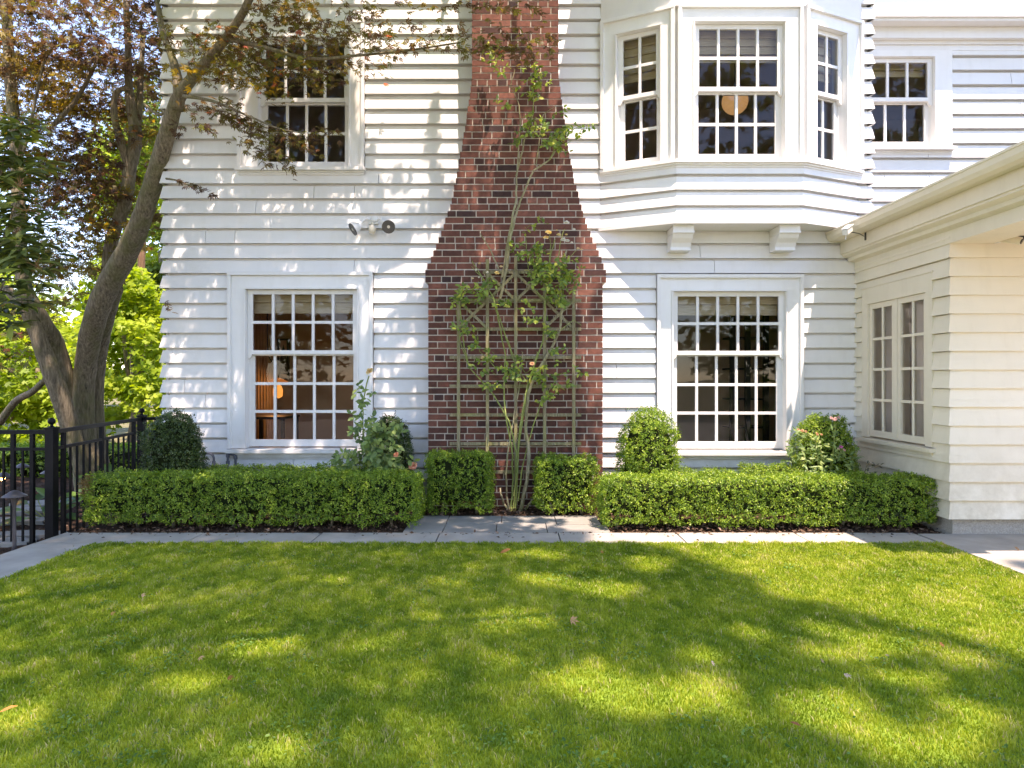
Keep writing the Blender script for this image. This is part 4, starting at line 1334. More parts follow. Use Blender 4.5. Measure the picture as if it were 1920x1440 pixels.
mb = MB(); mb.tube([(4.135, 5.545, 2.425), (4.141, 5.539, 2.421)], [.022, .022], 14); mb.build('lens', M_DARK, sc2)

# ================================================================== SEEN THROUGH THE GLASS
M_BLACKW = mat_simple('black_wood', (.02, .017, .015), .5, .4)
hl = empty('hanging_lamp', P(521, 716, 8.7), 'lit lamp with a wide amber shade on a chain, inside the left window', 'lamp')
q = P(521, 712, 8.7)
mb = MB(); mb.lathe([(.135, -.045), (.12, -.022), (.06, .01), (.015, .025)], 24, Matrix.Translation(q)); mb.build('shade', mat_emit('amber_shade', (.9, .30, .07), .10), hl, smooth=True)
mb = MB(); mb.lathe([(.020, -.06), (.045, -.08), (.062, -.13), (.058, -.21), (.02, -.235)], 16, Matrix.Translation(q)); mb.build('bulb', mat_emit('warm_bulb', (1.0, .42, .10), .26), hl, smooth=True)
mb = MB(); mb.tube([q + Vector((0, 0, .02)), q + Vector((0, 0, .10)), (q.x - .13, q.y, 1.62), (q.x - .14, q.y, 2.7)], .008, 6); mb.build('chain', M_BLACKW, hl)
pf = empty('picture_frame', P(530, 672, 9.66), 'thin black picture frame on the brown wall behind the lamp', 'picture')
xa, xb, za, zb = PX(521, 9.66), PX(542, 9.66), PZ(712, 9.66), PZ(635, 9.66)
mb = MB(); mb.box(xa, xa + .025, 9.63, 9.69, za, zb); mb.box(xb - .025, xb, 9.63, 9.69, za, zb); mb.box(xa + .025, xb - .025, 9.63, 9.69, zb - .025, zb); mb.box(xa + .025, xb - .025, 9.63, 9.69, za, za + .025); mb.build('frame', M_BLACKW, pf)
mb = MB(); mb.box(xa + .025, xb - .025, 9.66, 9.685, za + .025, zb - .025); mb.build('mount', M_ROOM, pf)
mb = MB(); xm = (xa + xb) / 2; mb.extrude_y([(xm - .05, za + .08), (xm + .05, za + .08), (xm + .045, za + .30), (xm + .02, za + .42), (xm, za + .5), (xm - .02, za + .42), (xm - .045, za + .30)], 9.652, 9.6595); mb.build('picture', M_DARK, pf)
tb = empty('side_table', P(512, 800, 8.3), 'dark wooden side table behind the left window', 'table')
mb = MB(); z = PZ(779, 8.3); mb.box(PX(470, 8.3), PX(548, 8.3), 8.0, 8.6, z - .03, z); mb.build('table_top', M_BLACKW, tb)
for px in (474, 543):
    for y in (8.03, 8.55):
        mb = MB(); mb.box(PX(px, 8.3) - .02, PX(px, 8.3) + .02, y, y + .04, .225, z - .0305); mb.build('leg', M_BLACKW, tb)
pl_ = bpy.data.lights.new('lamp_glow', 'POINT'); pl_.energy = 1.6; pl_.color = (1, .50, .18); pl_.shadow_soft_size = .05
lo = bpy.data.objects.new('lamp_glow', pl_); COL.objects.link(lo); lo.location = q + Vector((-.02, -.09, -.13))
cu = MB()
pts = [(PX(470, 8.9) + i * .005, 9.0 + .03 * math.sin(i * .8)) for i in range(60)]
cu.add([(x, y, .3) for x, y in pts] + [(x, y, 2.4) for x, y in pts], [(i, i + 1, i + 61, i + 60) for i in range(59)])
tag(cu.build('curtain', mat_simple('ochre_linen', (.50, .36, .20), .9, .1), smooth=True, fix=False), 'ochre curtain beside the lit lamp indoors', 'curtain')
sh = empty('shelf_unit', P(1392, 800, 8.6), 'dark open shelf unit behind the window under the bay', 'shelf')
for px in (1370, 1398, 1432):
    mb = MB(); x = PX(px, 8.6); mb.box(x - .03, x + .03, 8.5, 8.56, .225, 2.35); mb.build('upright', M_BLACKW, sh)
for py in (600, 632, 690, 747, 800):
    mb = MB(); z = PZ(py, 8.6); mb.box(PX(1366, 8.6), PX(1436, 8.6), 8.562, 8.85, z - .02, z); mb.build('shelf', M_BLACKW, sh)
def mat_paper():
    m, nt, out = newmat('rice_paper')
    p = principled(nt, out, .8, .2); p.inputs['Base Color'].default_value = (.72, .50, .28, 1)
    p.inputs['Emission Color'].default_value = (1, .62, .28, 1); p.inputs['Emission Strength'].default_value = .085
    return m


pl = empty('paper_lantern', P(1378, 193, 8.4), 'round beige paper lantern hanging inside the bay window', 'lantern')
q = P(1378, 190, 8.4)
mb = MB()
prof = []
for i in range(25):
    t = math.pi * (.10 + .80 * i / 24); r = .155 * math.sin(t) * (1 + (.025 if i % 2 else -.0))
    prof.append((r, -.16 * math.cos(t)))
mb.lathe(prof, 28, Matrix.Translation(q)); mb.build('shade', mat_paper(), pl, smooth=False)
mb = MB(); mb.tube([q + Vector((0, 0, .15)), (q.x, q.y, 5.41)], .005, 6); mb.build('cord', M_BLACKW, pl)
# ================================================================== TREES
def limb(path, widths, mat, parent, name='limb', n=11, sub=5, rough=.05):
    pts = [P(x, y, Y) for x, y, Y in path]
    fine, rad = [], []
    m = len(pts)
    for i in range(m - 1):
        p0, p1, p2, p3 = pts[max(i - 1, 0)], pts[i], pts[i + 1], pts[min(i + 2, m - 1)]
        for s in range(sub):
            t = s / sub
            fine.append(.5 * ((2 * p1) + (p2 - p0) * t + (2 * p0 - 5 * p1 + 4 * p2 - p3) * t * t + (3 * p1 - p0 - 3 * p2 + p3) * t ** 3))
            rad.append((widths[i] * (1 - t) + widths[i + 1] * t) * .5 * (path[i][2] * (1 - t) + path[i + 1][2] * t) / F)
    fine.append(pts[-1]); rad.append(widths[-1] * .5 * path[-1][2] / F)
    mb = MB(); mb.tube(fine, rad, n, rough=rough)
    return mb.build(name, mat, parent, smooth=True, fix=False), fine


M_MAPLE = mat_leaf('maple_leaf', [(0, (.065, .038, .034)), (.28, (.12, .070, .050)), (.50, (.145, .11, .045)), (.72, (.155, .17, .04)), (.86, (.24, .26, .05)), (.94, (.44, .24, .05)), (1, (.48, .13, .08))], .50, .5, .3, (1.5, 1.2, .55))
M_MAPLEG = mat_leaf('gold_maple_leaf', [(0, (.09, .06, .02)), (.35, (.18, .13, .03)), (.7, (.32, .25, .03)), (1, (.62, .36, .03))], .52, .5, .3, (1.5, 1.3, .5))

maple = empty('maple_tree', P(165, 905, 8.4), 'multi-stemmed Japanese maple with bronze leaves beside the house corner', 'tree')
limb([(178, 960, 8.35), (166, 880, 8.4), (158, 825, 8.4), (156, 776, 8.4), (159, 700, 8.35), (168, 640, 8.2), (182, 585, 8.0), (203, 535, 7.9), (235, 480, 7.75), (262, 420, 7.55), (285, 350, 7.4), (308, 270, 7.2), (328, 200, 7.05), (350, 160, 6.95), (392, 110, 6.75), (425, 70, 6.6), (460, 15, 6.4), (490, -60, 6.2)],
     [66, 50, 42, 38, 37, 38, 40, 41, 40, 36, 33, 30, 26, 21, 18, 16, 14, 12], M_BARK, maple, 'trunk', 14)
limb([(335, 205, 7.0), (333, 150, 7.05), (322, 105, 7.1), (305, 60, 7.2), (295, 0, 7.3)], [22, 18, 14, 11, 8], M_BARK, maple)
limb([(196, 940, 8.6), (187, 850, 8.6), (181, 776, 8.6), (183, 700, 8.6), (191, 640, 8.5), (208, 575, 8.3), (222, 540, 8.1)], [34, 28, 25, 25, 25, 23, 18], M_BARK, maple)
limb([(178, 700, 8.6), (186, 600, 8.6), (200, 530, 8.6), (208, 455, 8.6), (234, 380, 8.55), (244, 310, 8.5), (254, 255, 8.5), (246, 200, 8.5), (241, 150, 8.5), (240, 80, 8.5), (235, 0, 8.5)], [30, 26, 23, 22, 23, 24, 24, 17, 14, 12, 9], M_BARK, maple)
limb([(240, 305, 8.48), (226, 265, 8.4), (214, 215, 8.4), (216, 178, 8.4), (232, 166, 8.4), (250, 170, 8.4)], [17, 15, 12, 10, 8, 5], M_BARK, maple)
limb([(256, 245, 8.52), (262, 190, 8.6), (264, 140, 8.7), (270, 60, 8.8)], [15, 12, 10, 7], M_BARK, maple)
limb([(160, 900, 8.5), (154, 840, 8.5), (147, 800, 8.45), (134, 757, 8.4), (121, 700, 8.3), (103, 645, 8.2), (80, 605, 8.0), (58, 565, 7.9), (45, 530, 7.9), (38, 460, 7.9), (34, 400, 8.0), (32, 300, 8.1), (26, 220, 8.2), (18, 140, 8.3), (14, 60, 8.4), (10, -20, 8.5)], [24, 26, 28, 30, 31, 32, 31, 28, 25, 23, 22, 21, 20, 19, 17, 15], M_BARK, maple, 'limb', 12)
limb([(154, 890, 8.25), (140, 830, 8.2), (121, 768, 8.1), (100, 708, 8.0), (80, 655, 7.95), (64, 612, 7.9), (42, 572, 7.8), (10, 540, 7.8)], [24, 30, 33, 32, 29, 26, 21, 16], M_BARK, maple)
limb([(44, 285, 8.0), (60, 220, 8.0), (72, 160, 8.0), (84, 115, 8.0), (110, 70, 8.0)], [6, 5.5, 5, 4, 3], M_BARK, maple)
limb([(100, 235, 8.3), (140, 190, 8.4), (170, 140, 8.5), (185, 100, 8.6)], [9, 8, 6, 5], M_BARK, maple)
limb([(312, 335, 7.15), (330, 338, 6.9), (352, 346, 6.75), (380, 356, 6.7)], [4, 3, 2.4, 1.6], M_BARK, maple)
limb([(330, 190, 7.0), (300, 215, 7.1), (270, 195, 7.2)], [8, 5, 4], M_BARK, maple)
limb([(345, 180, 6.9), (400, 190, 6.6), (460, 215, 6.4), (520, 240, 6.3), (570, 250, 6.25)], [7, 5.5, 4, 3, 2], M_BARK, maple)
limb([(425, 72, 6.6), (500, 90, 6.4), (580, 110, 6.3), (660, 105, 6.2), (760, 95, 6.1), (860, 80, 6.0)], [10, 8, 6, 5, 4, 3], M_BARK, maple)
limb([(0, 792, 9.2), (30, 752, 9.0), (60, 735, 8.8), (85, 712, 8.6)], [14, 13, 12, 10], M_BARK, maple)

mp, ma, mr, mk = [], [], [], []


def spray(x0, y0, x1, y1, Y, n, wid, tone=.5, dep=.35, gold=False, size=.075):
    """a drooping spray of leaves laid out along a twig"""
    a, b = P(x0, y0, Y), P(x1, y1, Y)
    d = (b - a)
    for i in range(int(n * 1.7)):
        t = RNG.random() ** .8
        s = (1 - .55 * t)
        c = a + d * t + Vector((RNG.gauss(0, wid * Y / F * s * .5), RNG.gauss(0, dep * .6), RNG.gauss(0, wid * Y / F * s * .42)))
        mp.append(c); ma.append((d.normalized() * .8 + Vector((RNG.gauss(0, .6), RNG.gauss(0, .6), -.35))))
        mr.append(min(1, max(0, RNG.gauss(tone, .2)))); mk.append((gold, size * RNG.uniform(.7, 1.15)))


def field(x0, x1, y0, y1, Y0, Y1, n, tone, per=34, gold=0., size=.078):
    for i in range(n):
        x, y = RNG.uniform(x0, x1), RNG.uniform(y0, y1); Y = RNG.uniform(Y0, Y1)
        L = RNG.uniform(60, 120); s = RNG.choice((-1, 1))
        spray(x - s * L / 2, y - RNG.uniform(0, 14), x + s * L / 2, y + RNG.uniform(4, 26), Y, per, RNG.uniform(14, 26), tone, .22, RNG.random() < gold, size)


field(-40, 340, -40, 130, 7.6, 9.6, 84, .36, 36, .15)
field(100, 460, 60, 120, 7.4, 9.0, 14, .30, 32)
field(-20, 150, 110, 340, 8.2, 9.8, 56, .50, 36, .55)
field(60, 220, 230, 400, 8.0, 9.4, 24, .30, 32, .1)
field(120, 310, 120, 220, 8.6, 9.8, 26, .40, 28, .2)
field(130, 210, 170, 215, 8.6, 9.4, 5, .5, 24, .8)
field(70, 240, 340, 510, 8.2, 9.6, 38, .58, 34, .25)
field(150, 240, 280, 400, 8.2, 9.4, 9, .35, 28)
field(240, 300, 320, 430, 8.3, 9.2, 7, .40, 26)
field(255, 300, 200, 290, 8.4, 9.2, 6, .6, 24, .4)
field(60, 150, 480, 590, 8.2, 9.4, 9, .55, 28)
field(-20, 60, 600, 700, 8.6, 9.6, 4, .6, 24)
# in front of the facade
field(330, 470, 60, 150, 6.5, 7.0, 13, .55, 26, .1, .066)
field(440, 700, 10, 112, 6.2, 6.8, 17, .50, 30, .15, .064)
field(540, 680, 100, 150, 6.3, 6.8, 6, .56, 28, .2, .064)
field(430, 560, 100, 170, 6.4, 6.8, 6, .60, 24, .1, .064)
for q in ((340, 195, 440, 225, 30), (380, 200, 500, 245, 34), (420, 205, 480, 265, 34), (450, 225, 560, 262, 36), (470, 240, 540, 300, 34), (500, 245, 610, 258, 30), (520, 250, 590, 285, 28), (400, 195, 455, 200, 20), (440, 250, 500, 305, 26), (480, 270, 550, 325, 22), (345, 215, 400, 245, 16), (590, 245, 630, 250, 12)):
    spray(q[0], q[1], q[2], q[3], RNG.uniform(6.3, 6.75), q[4], 20, .48, .14, False, .064)
for q in ((325, 338, 350, 344, 7), (345, 345, 372, 352, 8), (365, 352, 400, 366, 12), (320, 230, 345, 240, 8), (318, 245, 335, 250, 6), (300, 560, 320, 585, 5)):
    spray(q[0], q[1], q[2], q[3], 6.75, q[4], 9, .25, .05, False, .055)
for q in ((660, 100, 760, 96, 26), (690, 90, 800, 88, 20), (760, 85, 860, 80, 16), (830, 85, 900, 95, 22), (860, 80, 960, 100, 30), (900, 85, 1000, 105, 30), (960, 80, 1040, 95, 22), (880, 60, 1040, 70, 40), (700, 50, 880, 60, 40), (700, 10, 1020, 20, 60)):
    spray(q[0], q[1], q[2], q[3], RNG.uniform(6.0, 6.3), q[4], 15, .5, .12, False, .060)
mp = np.array([tuple(v) for v in mp]); ma = np.array([tuple(v) for v in ma]); mr = np.array(mr)
ms = np.array([k[1] for k in mk]) * 1.5; mg_ = np.array([bool(k[0]) for k in mk])
ok = (mp[:, 1] < YW - .10) | (mp[:, 0] < -3.85)
ok &= ~((mp[:, 0] < -3.9) & (NR.random(len(mp)) < .12))
mp, ma, mr, ms, mg_ = mp[ok], ma[ok], mr[ok], ms[ok], mg_[ok]
up = np.tile([[0, -.35, .9]], (len(mp), 1))
cloud('foliage', mp[~mg_], up[~mg_], ms[~mg_], M_MAPLE, maple, T_MAPLE, ma[~mg_], mr[~mg_], .55)
tag(cloud('foliage', mp[mg_], up[mg_], ms[mg_], M_MAPLEG, maple, T_MAPLE, ma[mg_], mr[mg_], .55), 'golden turning leaves')

# ------------------------------------------------------------------ big-leaved shrub at the left edge
M_RHODO = mat_leaf('rhododendron_leaf', [(0, (.06, .085, .025)), (.5, (.13, .165, .045)), (.85, (.22, .25, .07)), (1, (.28, .32, .06))], .28, .5, .3)
rh = empty('rhododendron', (PX(-60, 6.3), 6.3, -.08), 'large rhododendron with long drooping leaves at the left edge', 'shrub')
pos, al, nr = [], [], []
for i in range(170):
    x, y = RNG.uniform(-120, 100), RNG.uniform(215, 610)
    if x > 35 + 75 * math.sin(math.pi * min(1, max(0, (y - 200) / 430))): continue
    c = P(x, y, RNG.uniform(5.9, 6.7))
    k = RNG.randint(6, 10)
    for j in range(k):
        t = 6.283 * j / k + RNG.uniform(-.3, .3)
        d = Vector((math.cos(t), math.sin(t) * .8, -.35 + RNG.uniform(-.3, .5)))
        pos.append(c + d * .02); al.append(d); nr.append((0, -.3, 1))
cloud('foliage', np.array([tuple(v) for v in pos]), np.array(nr), NR.uniform(.15, .25, len(pos)), M_RHODO, rh, T_LANCE, np.array([tuple(v) for v in al]), None, .25)
mb = MB()
for i in range(9):
    mb.tube([(PX(-60, 6.3), 6.3, -.1), P(-60 + RNG.uniform(-30, 30), 700, 6.3), P(RNG.uniform(-80, 70), RNG.uniform(260, 580), 6.3)], [.035, .025, .008], 7)
mb.build('trunk', M_BARK, rh)
M_STALK = mat_leaf('seed_stalk', [(0, (.30, .08, .05)), (.5, (.26, .22, .06)), (1, (.34, .12, .08))], .1)
for cx_, cy_ in ((38, 350), (50, 395), (70, 500), (30, 440)):
    mb = MB(); a = P(cx_, cy_, 6.0)
    for i in range(16):
        d = Vector((RNG.gauss(0, 1), RNG.gauss(0, .5), RNG.gauss(.6, .6))).normalized()
        mb.tube([a, a + d * RNG.uniform(.05, .10)], [.003, .0022], 4, 0, RNG.random())
    mb.build('seed_stalk', M_STALK, rh, fix=False)


# ------------------------------------------------------------------ background trees
def crown_points(blobs, n):
    """clumped points through several ellipsoids, denser at the skin"""
    vol = np.array([b[3] * b[4] * b[5] for b in blobs]); pk = NR.choice(len(blobs), n, p=vol ** .75 / (vol ** .75).sum())
    u = unit(NR.normal(size=(n, 3))); r = NR.uniform(.35, 1, n) ** .45
    B = np.array(blobs)[pk]
    p = B[:, :3] + u * r[:, None] * B[:, 3:6] * (1 + .22 * (wob(u * 1.4 + pk[:, None] * 3.1, 1.1, 5)[:, None] - .5))
    return p, u


def tree(label, base, blobs, mat, n, size, bark, tr=.16, group='trees beyond the fence', template=T_STAR, name='leafy_tree', holes=.36):
    root = empty(name, base, label, 'tree', group)
    p, u = crown_points(blobs, n)
    k = wob(p, 1 / (size * 9), 9) > holes
    p, u = p[k], u[k]
    r = np.clip(.12 + .38 * wob(p, 1 / (size * 6), 10) + .30 * NR.random(len(p)) + .14 * u[:, 2], 0, 1)
    cloud('crown', p, u * .5 + np.array([[0, -.3, .8]]), NR.uniform(.7, 1.25, len(p)) * size, mat, root, template, None, r, .55)
    mb = MB()
    b0 = Vector(base)
    top = Vector(blobs[0][:3])
    mb.tube([b0, b0.lerp(top, .4) + Vector((.1, 0, 0)), top], [tr, tr * .75, tr * .3], 8, rough=.08)
    for b in blobs[1:]:
        mb.tube([b0.lerp(top, .45), Vector(b[:3]).lerp(top, .3), Vector(b[:3])], [tr * .5, tr * .35, tr * .12], 6)
    mb.build('trunk', bark, root, smooth=True, fix=False)
    return root


M_LIME = mat_leaf('lime_leaf', [(0, (.09, .15, .010)), (.35, (.23, .34, .02)), (.8, (.42, .50, .045)), (1, (.60, .60, .09))], .50, .5, .3, (1.4, 1.35, .35))
M_GREEN = mat_leaf('mid_green_leaf', [(0, (.05, .09, .012)), (.5, (.13, .20, .025)), (1, (.30, .36, .05))], .40, .5, .3, (1.35, 1.35, .4))
M_RUSTL = mat_leaf('russet_leaf', [(0, (.10, .04, .015)), (.6, (.30, .16, .05)), (1, (.42, .28, .10))], .4, .5, .3, (1.4, 1.2, .5))
M_CONIF = mat_leaf('dark_green_leaf', [(0, (.010, .022, .008)), (.6, (.028, .052, .014)), (1, (.07, .10, .03))], .2, .5, .3)


def B(px, py, Y, rx, rz, ry=None):
    c = P(px, py, Y)
    return (c.x, c.y, c.z, rx * Y / F, (ry or rx) * Y / F, rz * Y / F)


tree('lime-green tree glowing between the maple stems', P(255, 810, 17), [B(255, 420, 17, 75, 165), B(225, 300, 17.2, 60, 90), B(290, 300, 17, 45, 90)], M_LIME, 10000, .16, M_BARK, .14)
tree('bright yellow-green bush-like tree right behind the maple trunk', P(245, 840, 13.6), [B(245, 650, 13.6, 95, 120), B(220, 560, 13.8, 70, 80), B(285, 740, 13.3, 55, 70), B(180, 760, 13.6, 60, 60), B(290, 640, 13.6, 40, 70)], M_LIME, 13000, .135, M_BARK, .09)
tree('leafy green tree behind the left limb of the maple', P(60, 830, 15), [B(70, 690, 15, 120, 110), B(10, 600, 15.2, 80, 90), B(110, 790, 14.4, 70, 60), B(20, 790, 14.4, 60, 50)], M_LIME, 13000, .15, M_BARK, .13)
tree('russet-topped tree near the house corner', P(300, 830, 19), [B(285, 600, 19, 50, 75), B(310, 540, 19, 40, 50)], M_RUSTL, 3500, .20, M_BARK, .16)
tree('mid green tree far left beyond the path lights', P(-70, 830, 19), [B(-60, 520, 19, 90, 220), B(-20, 660, 18.5, 70, 110)], M_GREEN, 9000, .2, M_BARK, .2)
tree('tall far tree low on the skyline behind the garden', P(130, 800, 34), [B(150, 640, 34, 110, 100), B(60, 650, 34, 90, 80), B(250, 560, 36, 80, 120)], M_GREEN, 9000, .34, M_BARK, .3)
tree('airy green tree high beside the house corner', P(320, 830, 16), [B(300, 470, 16, 40, 120), B(320, 640, 16, 40, 90)], M_GREEN, 4500, .15, M_BARK, .14)

# reddish trunk standing among them
rt = empty('conifer', P(265, 800, 14.4), 'straight reddish bare trunk rising behind the maple', 'tree')
mb = MB(); mb.tube([P(266, 800, 14.4), P(264, 650, 14.4), P(263, 560, 14.4), P(266, 470, 14.4), P(266, 380, 14.4)], [.085, .08, .075, .07, .06], 10, rough=.1); mb.build('trunk', M_BARK_RED, rt, smooth=True)
p, u = crown_points([B(270, 250, 14.4, 40, 130)], 2500)
cloud('crown', p, u, .10, M_GREEN, rt, T_STAR)

hedge('clipped green hedge across the side garden behind the fence', [(-9.0, -5.1, 9.6, 10.6, -.1, .30)], 380, .04, group='side garden hedges', stems=False, name='garden_hedge')
hedge('clipped green hedge behind the maple trunk', [(-5.0, -3.9, 9.8, 10.6, -.1, .33)], 380, .04, group='side garden hedges', stems=False, name='garden_hedge')

# ------------------------------------------------------------------ the big maple overhead: it shades the lawn and facade
# (unseen, left of the camera; leaves kept and raised up the sun's path to draw the wanted shade)
LITS = [  # sunny pools on the lawn in photo pixels: x, y, rx, ry, strength
    (490, 1203, 75, 26, 1), (60, 1335, 95, 45, .72), (340, 1285, 70, 22, .55), (950, 1155, 75, 18, .8), (1005, 1088, 70, 16, .75), (1120, 1104, 90, 16, .75),
    (1190, 1300, 175, 48, 1), (1080, 1262, 90, 30, .8), (1010, 1040, 50, 10, .6), (1210, 1058, 60, 16, .85), (1160, 1060, 40, 10, .7),
    (1480, 1185, 110, 24, .8), (1600, 1215, 120, 26, .85), (1330, 1225, 60, 16, .5), (1680, 1280, 130, 34, .75), (1820, 1330, 130, 46, .8), (1560, 1320, 100, 40, .6), (1850, 1225, 90, 30, .8), (820, 1150, 50, 12, .4), (770, 1090, 60, 12, .35), (1450, 1370, 120, 40, .55), (960, 1235, 40, 14, .5), (760, 1255, 50, 14, .3), (1740, 1400, 160, 50, .7), (120, 1230, 60, 16, .3), (250, 1130, 50, 10, .3), (600, 1090, 60, 10, .3), (560, 1400, 100, 30, .4)]


def shade(gx, gy):
    """wanted cover (0..1) at a point of the ground-shadow plane"""
    s = np.zeros(len(gx))
    # lawn and path
    y = np.clip(gy, 1.5, None)
    px = CX + gx / y * F; py = CY + H / y * F
    lit = np.zeros(len(gx))
    for a, b, rx, ry, w in LITS:
        d = ((px - a) / rx) ** 2 + ((py - b) / ry) ** 2
        lit = np.maximum(lit, w * np.clip(1.5 - d, 0, 1))
    edge = np.interp(py, [1000, 1018, 1060, 1110, 1160, 1200, 1250], [1080, 1170, 1330, 1420, 1600, 1780, 1920])   # right of this: full sun
    sun = np.clip((px - edge) / 50, 0, 1)
    low = np.interp(px, [1250, 1400, 1600, 1800, 1960], [1040, 1100, 1160, 1230, 1290])
    sun *= (py < low + 10)
    lawn = .995 - np.maximum(lit * .97, sun)
    # facade
    Z = (gy - YW) / KY; X = gx + KX * Z
    fx = CX + X / YW * F; fy = CY - (Z - H) / YW * F
    wall = np.interp(fx, [150, 300, 330, 450, 470, 650, 665, 690, 720, 800, 830, 858, 862], [.8, .8, .42, .42, .8, .8, .45, .45, .5, .45, .4, .3, 0])
    top = np.interp(fx, [150, 300, 430, 450, 650, 665, 690, 740, 800, 862], [.85, .78, .84, .8, .7, .2, .03, .03, .03, .03])
    mid = np.interp(fx, [150, 300, 450, 560, 690, 720, 800, 862], [.75, .38, .46, .76, .62, .48, .42, .40])
    bot = np.interp(fx, [150, 300, 360, 440, 600, 660, 700, 800, 830], [.75, .42, .42, .7, .78, .56, .46, .5, .85])
    v = np.where(fy < 260, top, np.where(fy < 340, top + (mid - top) * (fy - 260) / 80, np.where(fy < 560, mid, bot)))
    v = np.where((fy > 690) & (fx > 690), np.minimum(1, v + .15), v)
    # chimney
    Zc = (gy - YC) / KY; Xc = gx + KX * Zc
    gxp = CX + Xc / YC * F; gyp = CY - (Zc - H) / YC * F
    onc = (gxp > np.interp(gyp, [150, 500], [880, 800])) & (gxp < np.interp(gyp, [150, 500], [1050, 1132]))
    cv = np.interp(gyp, [80, 150, 200, 320, 420, 520, 620, 960], [.05, .06, .30, .54, .70, .76, .82, .88])
    cv = np.where(gxp > 1085, cv * .25, cv)
    v = np.where(onc, cv, np.where(fx > 862, 0, v))
    t = np.clip((gy - 6.0) / .9, 0, 1)
    tr_ = np.where(gx < .05, .93, np.where(gx < .45, .5, 0))        # planting strip
    s = np.where(gy < 5.86, lawn, np.where(gy < 7.0, np.where(onc & (gy > 6.7), cv, tr_), v))
    s = np.where((gy > 5.44) & (gy < 5.86), np.where(px < 1100, 1.0, 0), s)
    s = np.where((gx > 3.52) & (gy < 4.90), .96, s)  # leaves added over the porch paving to shade it and cut its bounce
    s = np.where((gx < -3.85) & (gy < 9), .72, s)
    return np.clip(s, 0, 1)


M_CANOPY = mat_leaf('canopy_leaf', [(0, (.22, .26, .07)), (1, (.36, .40, .12))], .58, .5, .3, (1.2, 1.25, .7))  # pale and very translucent so more light reaches the shade below
big = empty('shade_maple', (-5.4, .6, 0), 'big maple left of the lawn whose crown is shaped to shade the grass', 'tree')
n = 160000
gx = NR.uniform(-8.5, 4.2, n); gy = NR.uniform(1.4, 9.1, n)
g = np.stack([gx, gy], 1)
want = shade(gx, gy)
fine = .60 * wob(g * np.array([[1.35, 1]]), 4.0, 61, 9) + .40 * wob(g, 1.5, 62, 9)
lw = .6 * wob(g, 1.9, 63, 9) + .4 * wob(g, .8, 64, 9)
fine = np.where(gy < 5.6, lw, fine)
fine = (np.argsort(np.argsort(fine)) / n)
thin = np.where(gy < 5.86, np.interp(gx, [-3, -.4, .5, 1.2], [.40, .46, .60, .82]), .80)
paved = (gy < 5.9) & ((gy > 5.40) | ((gx < -3.28) & (gx > -3.9)))
keep = (fine < want) & (NR.random(n) < np.where(paved, .95, thin))
gx, gy = gx[keep], gy[keep]
z0 = 1.09 + .485 * gy + .35
z0 = np.maximum(z0, (gy - 7.0) / KY * 1.0)
zz = z0 + NR.random(len(gx)) * 3.6 + np.where(gy < 5.86, 7.5 + NR.random(len(gx)) * 3, 0)
pp = np.stack([gx + KX * zz, gy - KY * zz, zz], 1)
cloud('crown', pp, np.tile([[.17, -.33, .93]], (len(pp), 1)), NR.uniform(.07, .12, len(pp)), M_CANOPY, big, T_STAR, None, np.clip(NR.normal(.6, .15, len(pp)), 0, .9), .5)
mb = MB()
mb.tube([(-5.4, .6, -.1), (-5.3, .7, 1.5), (-5.0, .9, 3.2)], [.30, .24, .20], 12, rough=.06)
for q in ((-3.5, 3.5, 6.2), (-1.5, 2.5, 8.6), (.5, 1.4, 10.4), (-3.0, .6, 9.4), (-.8, 4.2, 7.2), (2.0, 1.4, 7.4), (-4.4, 4.6, 6.6)):
    q = Vector(q); a = Vector((-5.0, .9, 3.2))
    mb.tube([a, a.lerp(q, .5) + Vector((0, 0, .7)), q], [.12, .08, .02], 8)
mb.build('trunk', M_BARK, big, smooth=True, fix=False)

# woodland behind the camera, mirrored in the panes
for i, (x, y) in enumerate(((-9, -9), (-3.5, -12), (2.5, -13), (8.5, -11), (14, -9))):
    tree(('spreading dark tree', 'tall dark tree', 'round dark tree', 'leaning dark tree', 'narrow dark tree')[i] + ' in the wood behind the lawn', (x, y, 0), [(x, y, 5.2, 3.0, 2.2, 4.2), (x + 1, y, 2.0, 2.6, 1.8, 2.0), (x - .6, y - .5, 10, 2.2, 2, 3.2)], M_GREEN, 3600, .42, M_BARK, .25, 'trees behind the lawn', holes=.25)

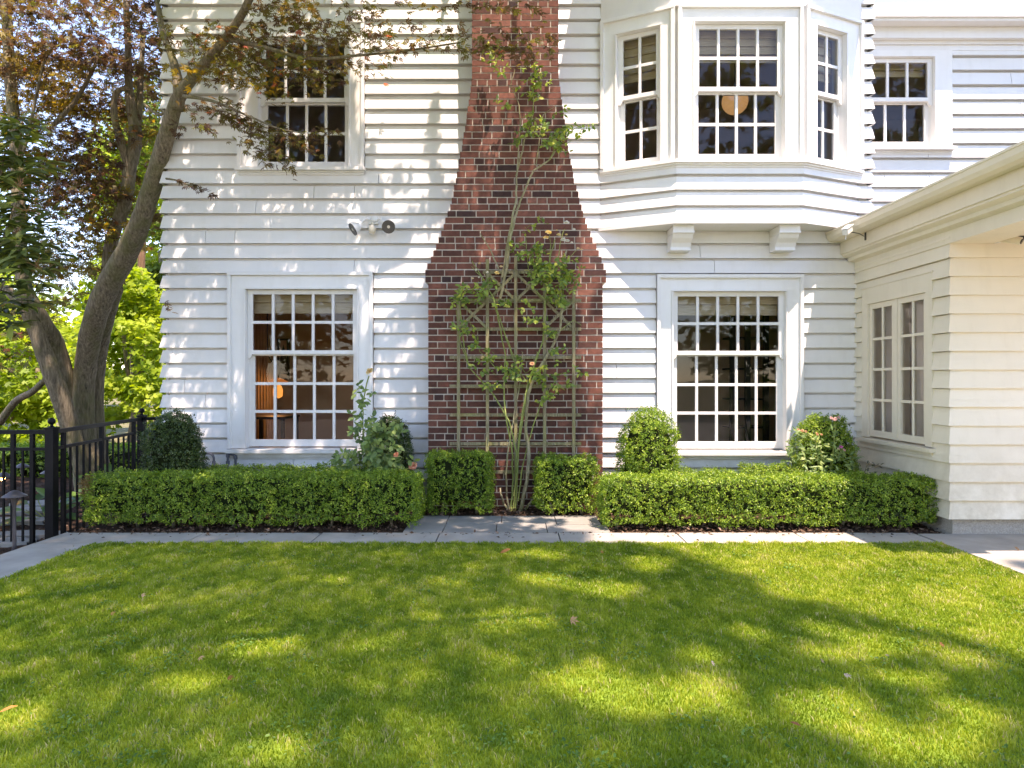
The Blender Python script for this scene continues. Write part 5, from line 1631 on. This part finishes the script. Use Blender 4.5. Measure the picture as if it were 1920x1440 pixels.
# ================================================================== FALLEN LEAVES
M_FALL = mat_leaf('fallen_leaf', [(0, (.10, .045, .025)), (.35, (.32, .12, .04)), (.6, (.50, .22, .06)), (.85, (.38, .26, .16)), (1, (.44, .34, .27))], .15, .7, .2)
for px, py, r, tone, z, lab in ((945, 1037, .075, .45, .045, 'large curled orange leaf on the grass before the chimney'), (1130, 1035, .035, .5, .04, 'small orange leaf on the grass right of the big one'), (1078, 1161, .06, .75, .035, 'tan forked leaf mid lawn'), (381, 1231, .035, .8, .035, 'pale crumpled leaf on the left lawn'), (433, 1271, .035, .2, .035, 'dark red leaf low on the left lawn'),
                                (270, 1118, .035, .85, .04, 'tan leaf upright in the left grass'), (212, 1151, .03, .65, .04, 'small brown leaf on the far left grass'), (8, 1336, .05, .5, .04, 'orange leaf at the left edge of the lawn'), (1340, 1242, .035, 1, .04, 'whitish curled leaf mid right lawn'), (1590, 1266, .04, 1, .04, 'whitish folded leaf on the right lawn'), (1768, 1207, .035, .15, .04, 'dark brown leaf in the right lawn shade'),
                                (1490, 1354, .045, .3, .04, 'brown leaf at the lower right of the lawn'), (1773, 1020, .045, .5, .012, 'orange leaf on the joint of the porch paving'), (1912, 1030, .05, .55, .012, 'amber leaf on the porch paving at the right edge'), (392, 999, .035, .15, .012, 'dark red leaf on the path under the left hedge'), (1400, 1008, .02, .9, .010, 'tiny pale leaf on the path under the right hedge'), (1665, 1229, .022, .9, .04, 'tiny tan leaf on the right lawn'), (1545, 1239, .03, .8, .04, 'pinkish leaf between the whitish ones')):
    Y = (H - z) * F / (py - CY)
    c = P(px, py, Y)
    me = cloud('fallen_leaf', np.array([[-r * .4, 0, 0]]), np.array([[.2, -.6, .75]]), np.array([r * 1.2]), M_FALL, None, T_LANCE if py in (1037, 1336, 1354) else T_MAPLE, np.array([[1, .2, .1]]), np.array([tone]), .3, obj=False)
    o = place(bpy.data.objects.new('fallen_leaf', me), None, Matrix.Translation(c))
    tag(o, lab, 'leaf', 'leaves fallen on the lawn')

# ================================================================== LIGHT AND CAMERA
w = bpy.data.worlds.new('World'); SC.world = w; w.use_nodes = True
nt = w.node_tree; nt.nodes.clear()
sky = nt.nodes.new('ShaderNodeTexSky'); sky.sky_type = 'NISHITA'; sky.sun_disc = False
d = -SUN.normalized()
el = math.asin(d.z); rot = math.atan2(d.x, d.y)
sky.sun_elevation = el; sky.sun_rotation = rot
sky.air_density = 1.0; sky.dust_density = 0.0; sky.ozone_density = 4.0
bg = nt.nodes.new('ShaderNodeBackground'); bg.inputs[1].default_value = SKY_STRENGTH
wo = nt.nodes.new('ShaderNodeOutputWorld')
nt.links.new(sky.outputs[0], bg.inputs[0]); nt.links.new(bg.outputs[0], wo.inputs[0])
sl = bpy.data.lights.new('sun', 'SUN'); sl.energy = SUN_STRENGTH; sl.angle = math.radians(.55); sl.color = (1.0, .955, .88)
so = bpy.data.objects.new('sun', sl); COL.objects.link(so); so.rotation_euler = SUN.to_track_quat('-Z', 'Y').to_euler(); so.location = (5, -9, 25)

cam = bpy.data.cameras.new('camera'); co = bpy.data.objects.new('camera', cam); COL.objects.link(co)
co.location = (0, 0, H); co.rotation_euler = (math.radians(90), 0, 0)
cam.sensor_width = 36; cam.lens = 24; cam.shift_y = -8 / 1920; cam.clip_end = 2000; cam.clip_start = .05
SC.camera = co
SC.view_settings.view_transform = 'Standard'; SC.view_settings.look = 'None'; SC.view_settings.gamma = 1
SC.view_settings.exposure = EXPOSURE
SC.view_settings.use_white_balance = True
SC.view_settings.white_balance_temperature = WB[0]; SC.view_settings.white_balance_tint = WB[1]
SC.cycles.use_denoising = True
SC.cycles.max_bounces = 8; SC.cycles.diffuse_bounces = 5; SC.cycles.transparent_max_bounces = 12; SC.cycles.transmission_bounces = 4; SC.cycles.glossy_bounces = 3
SC.cycles.sample_clamp_indirect = 6
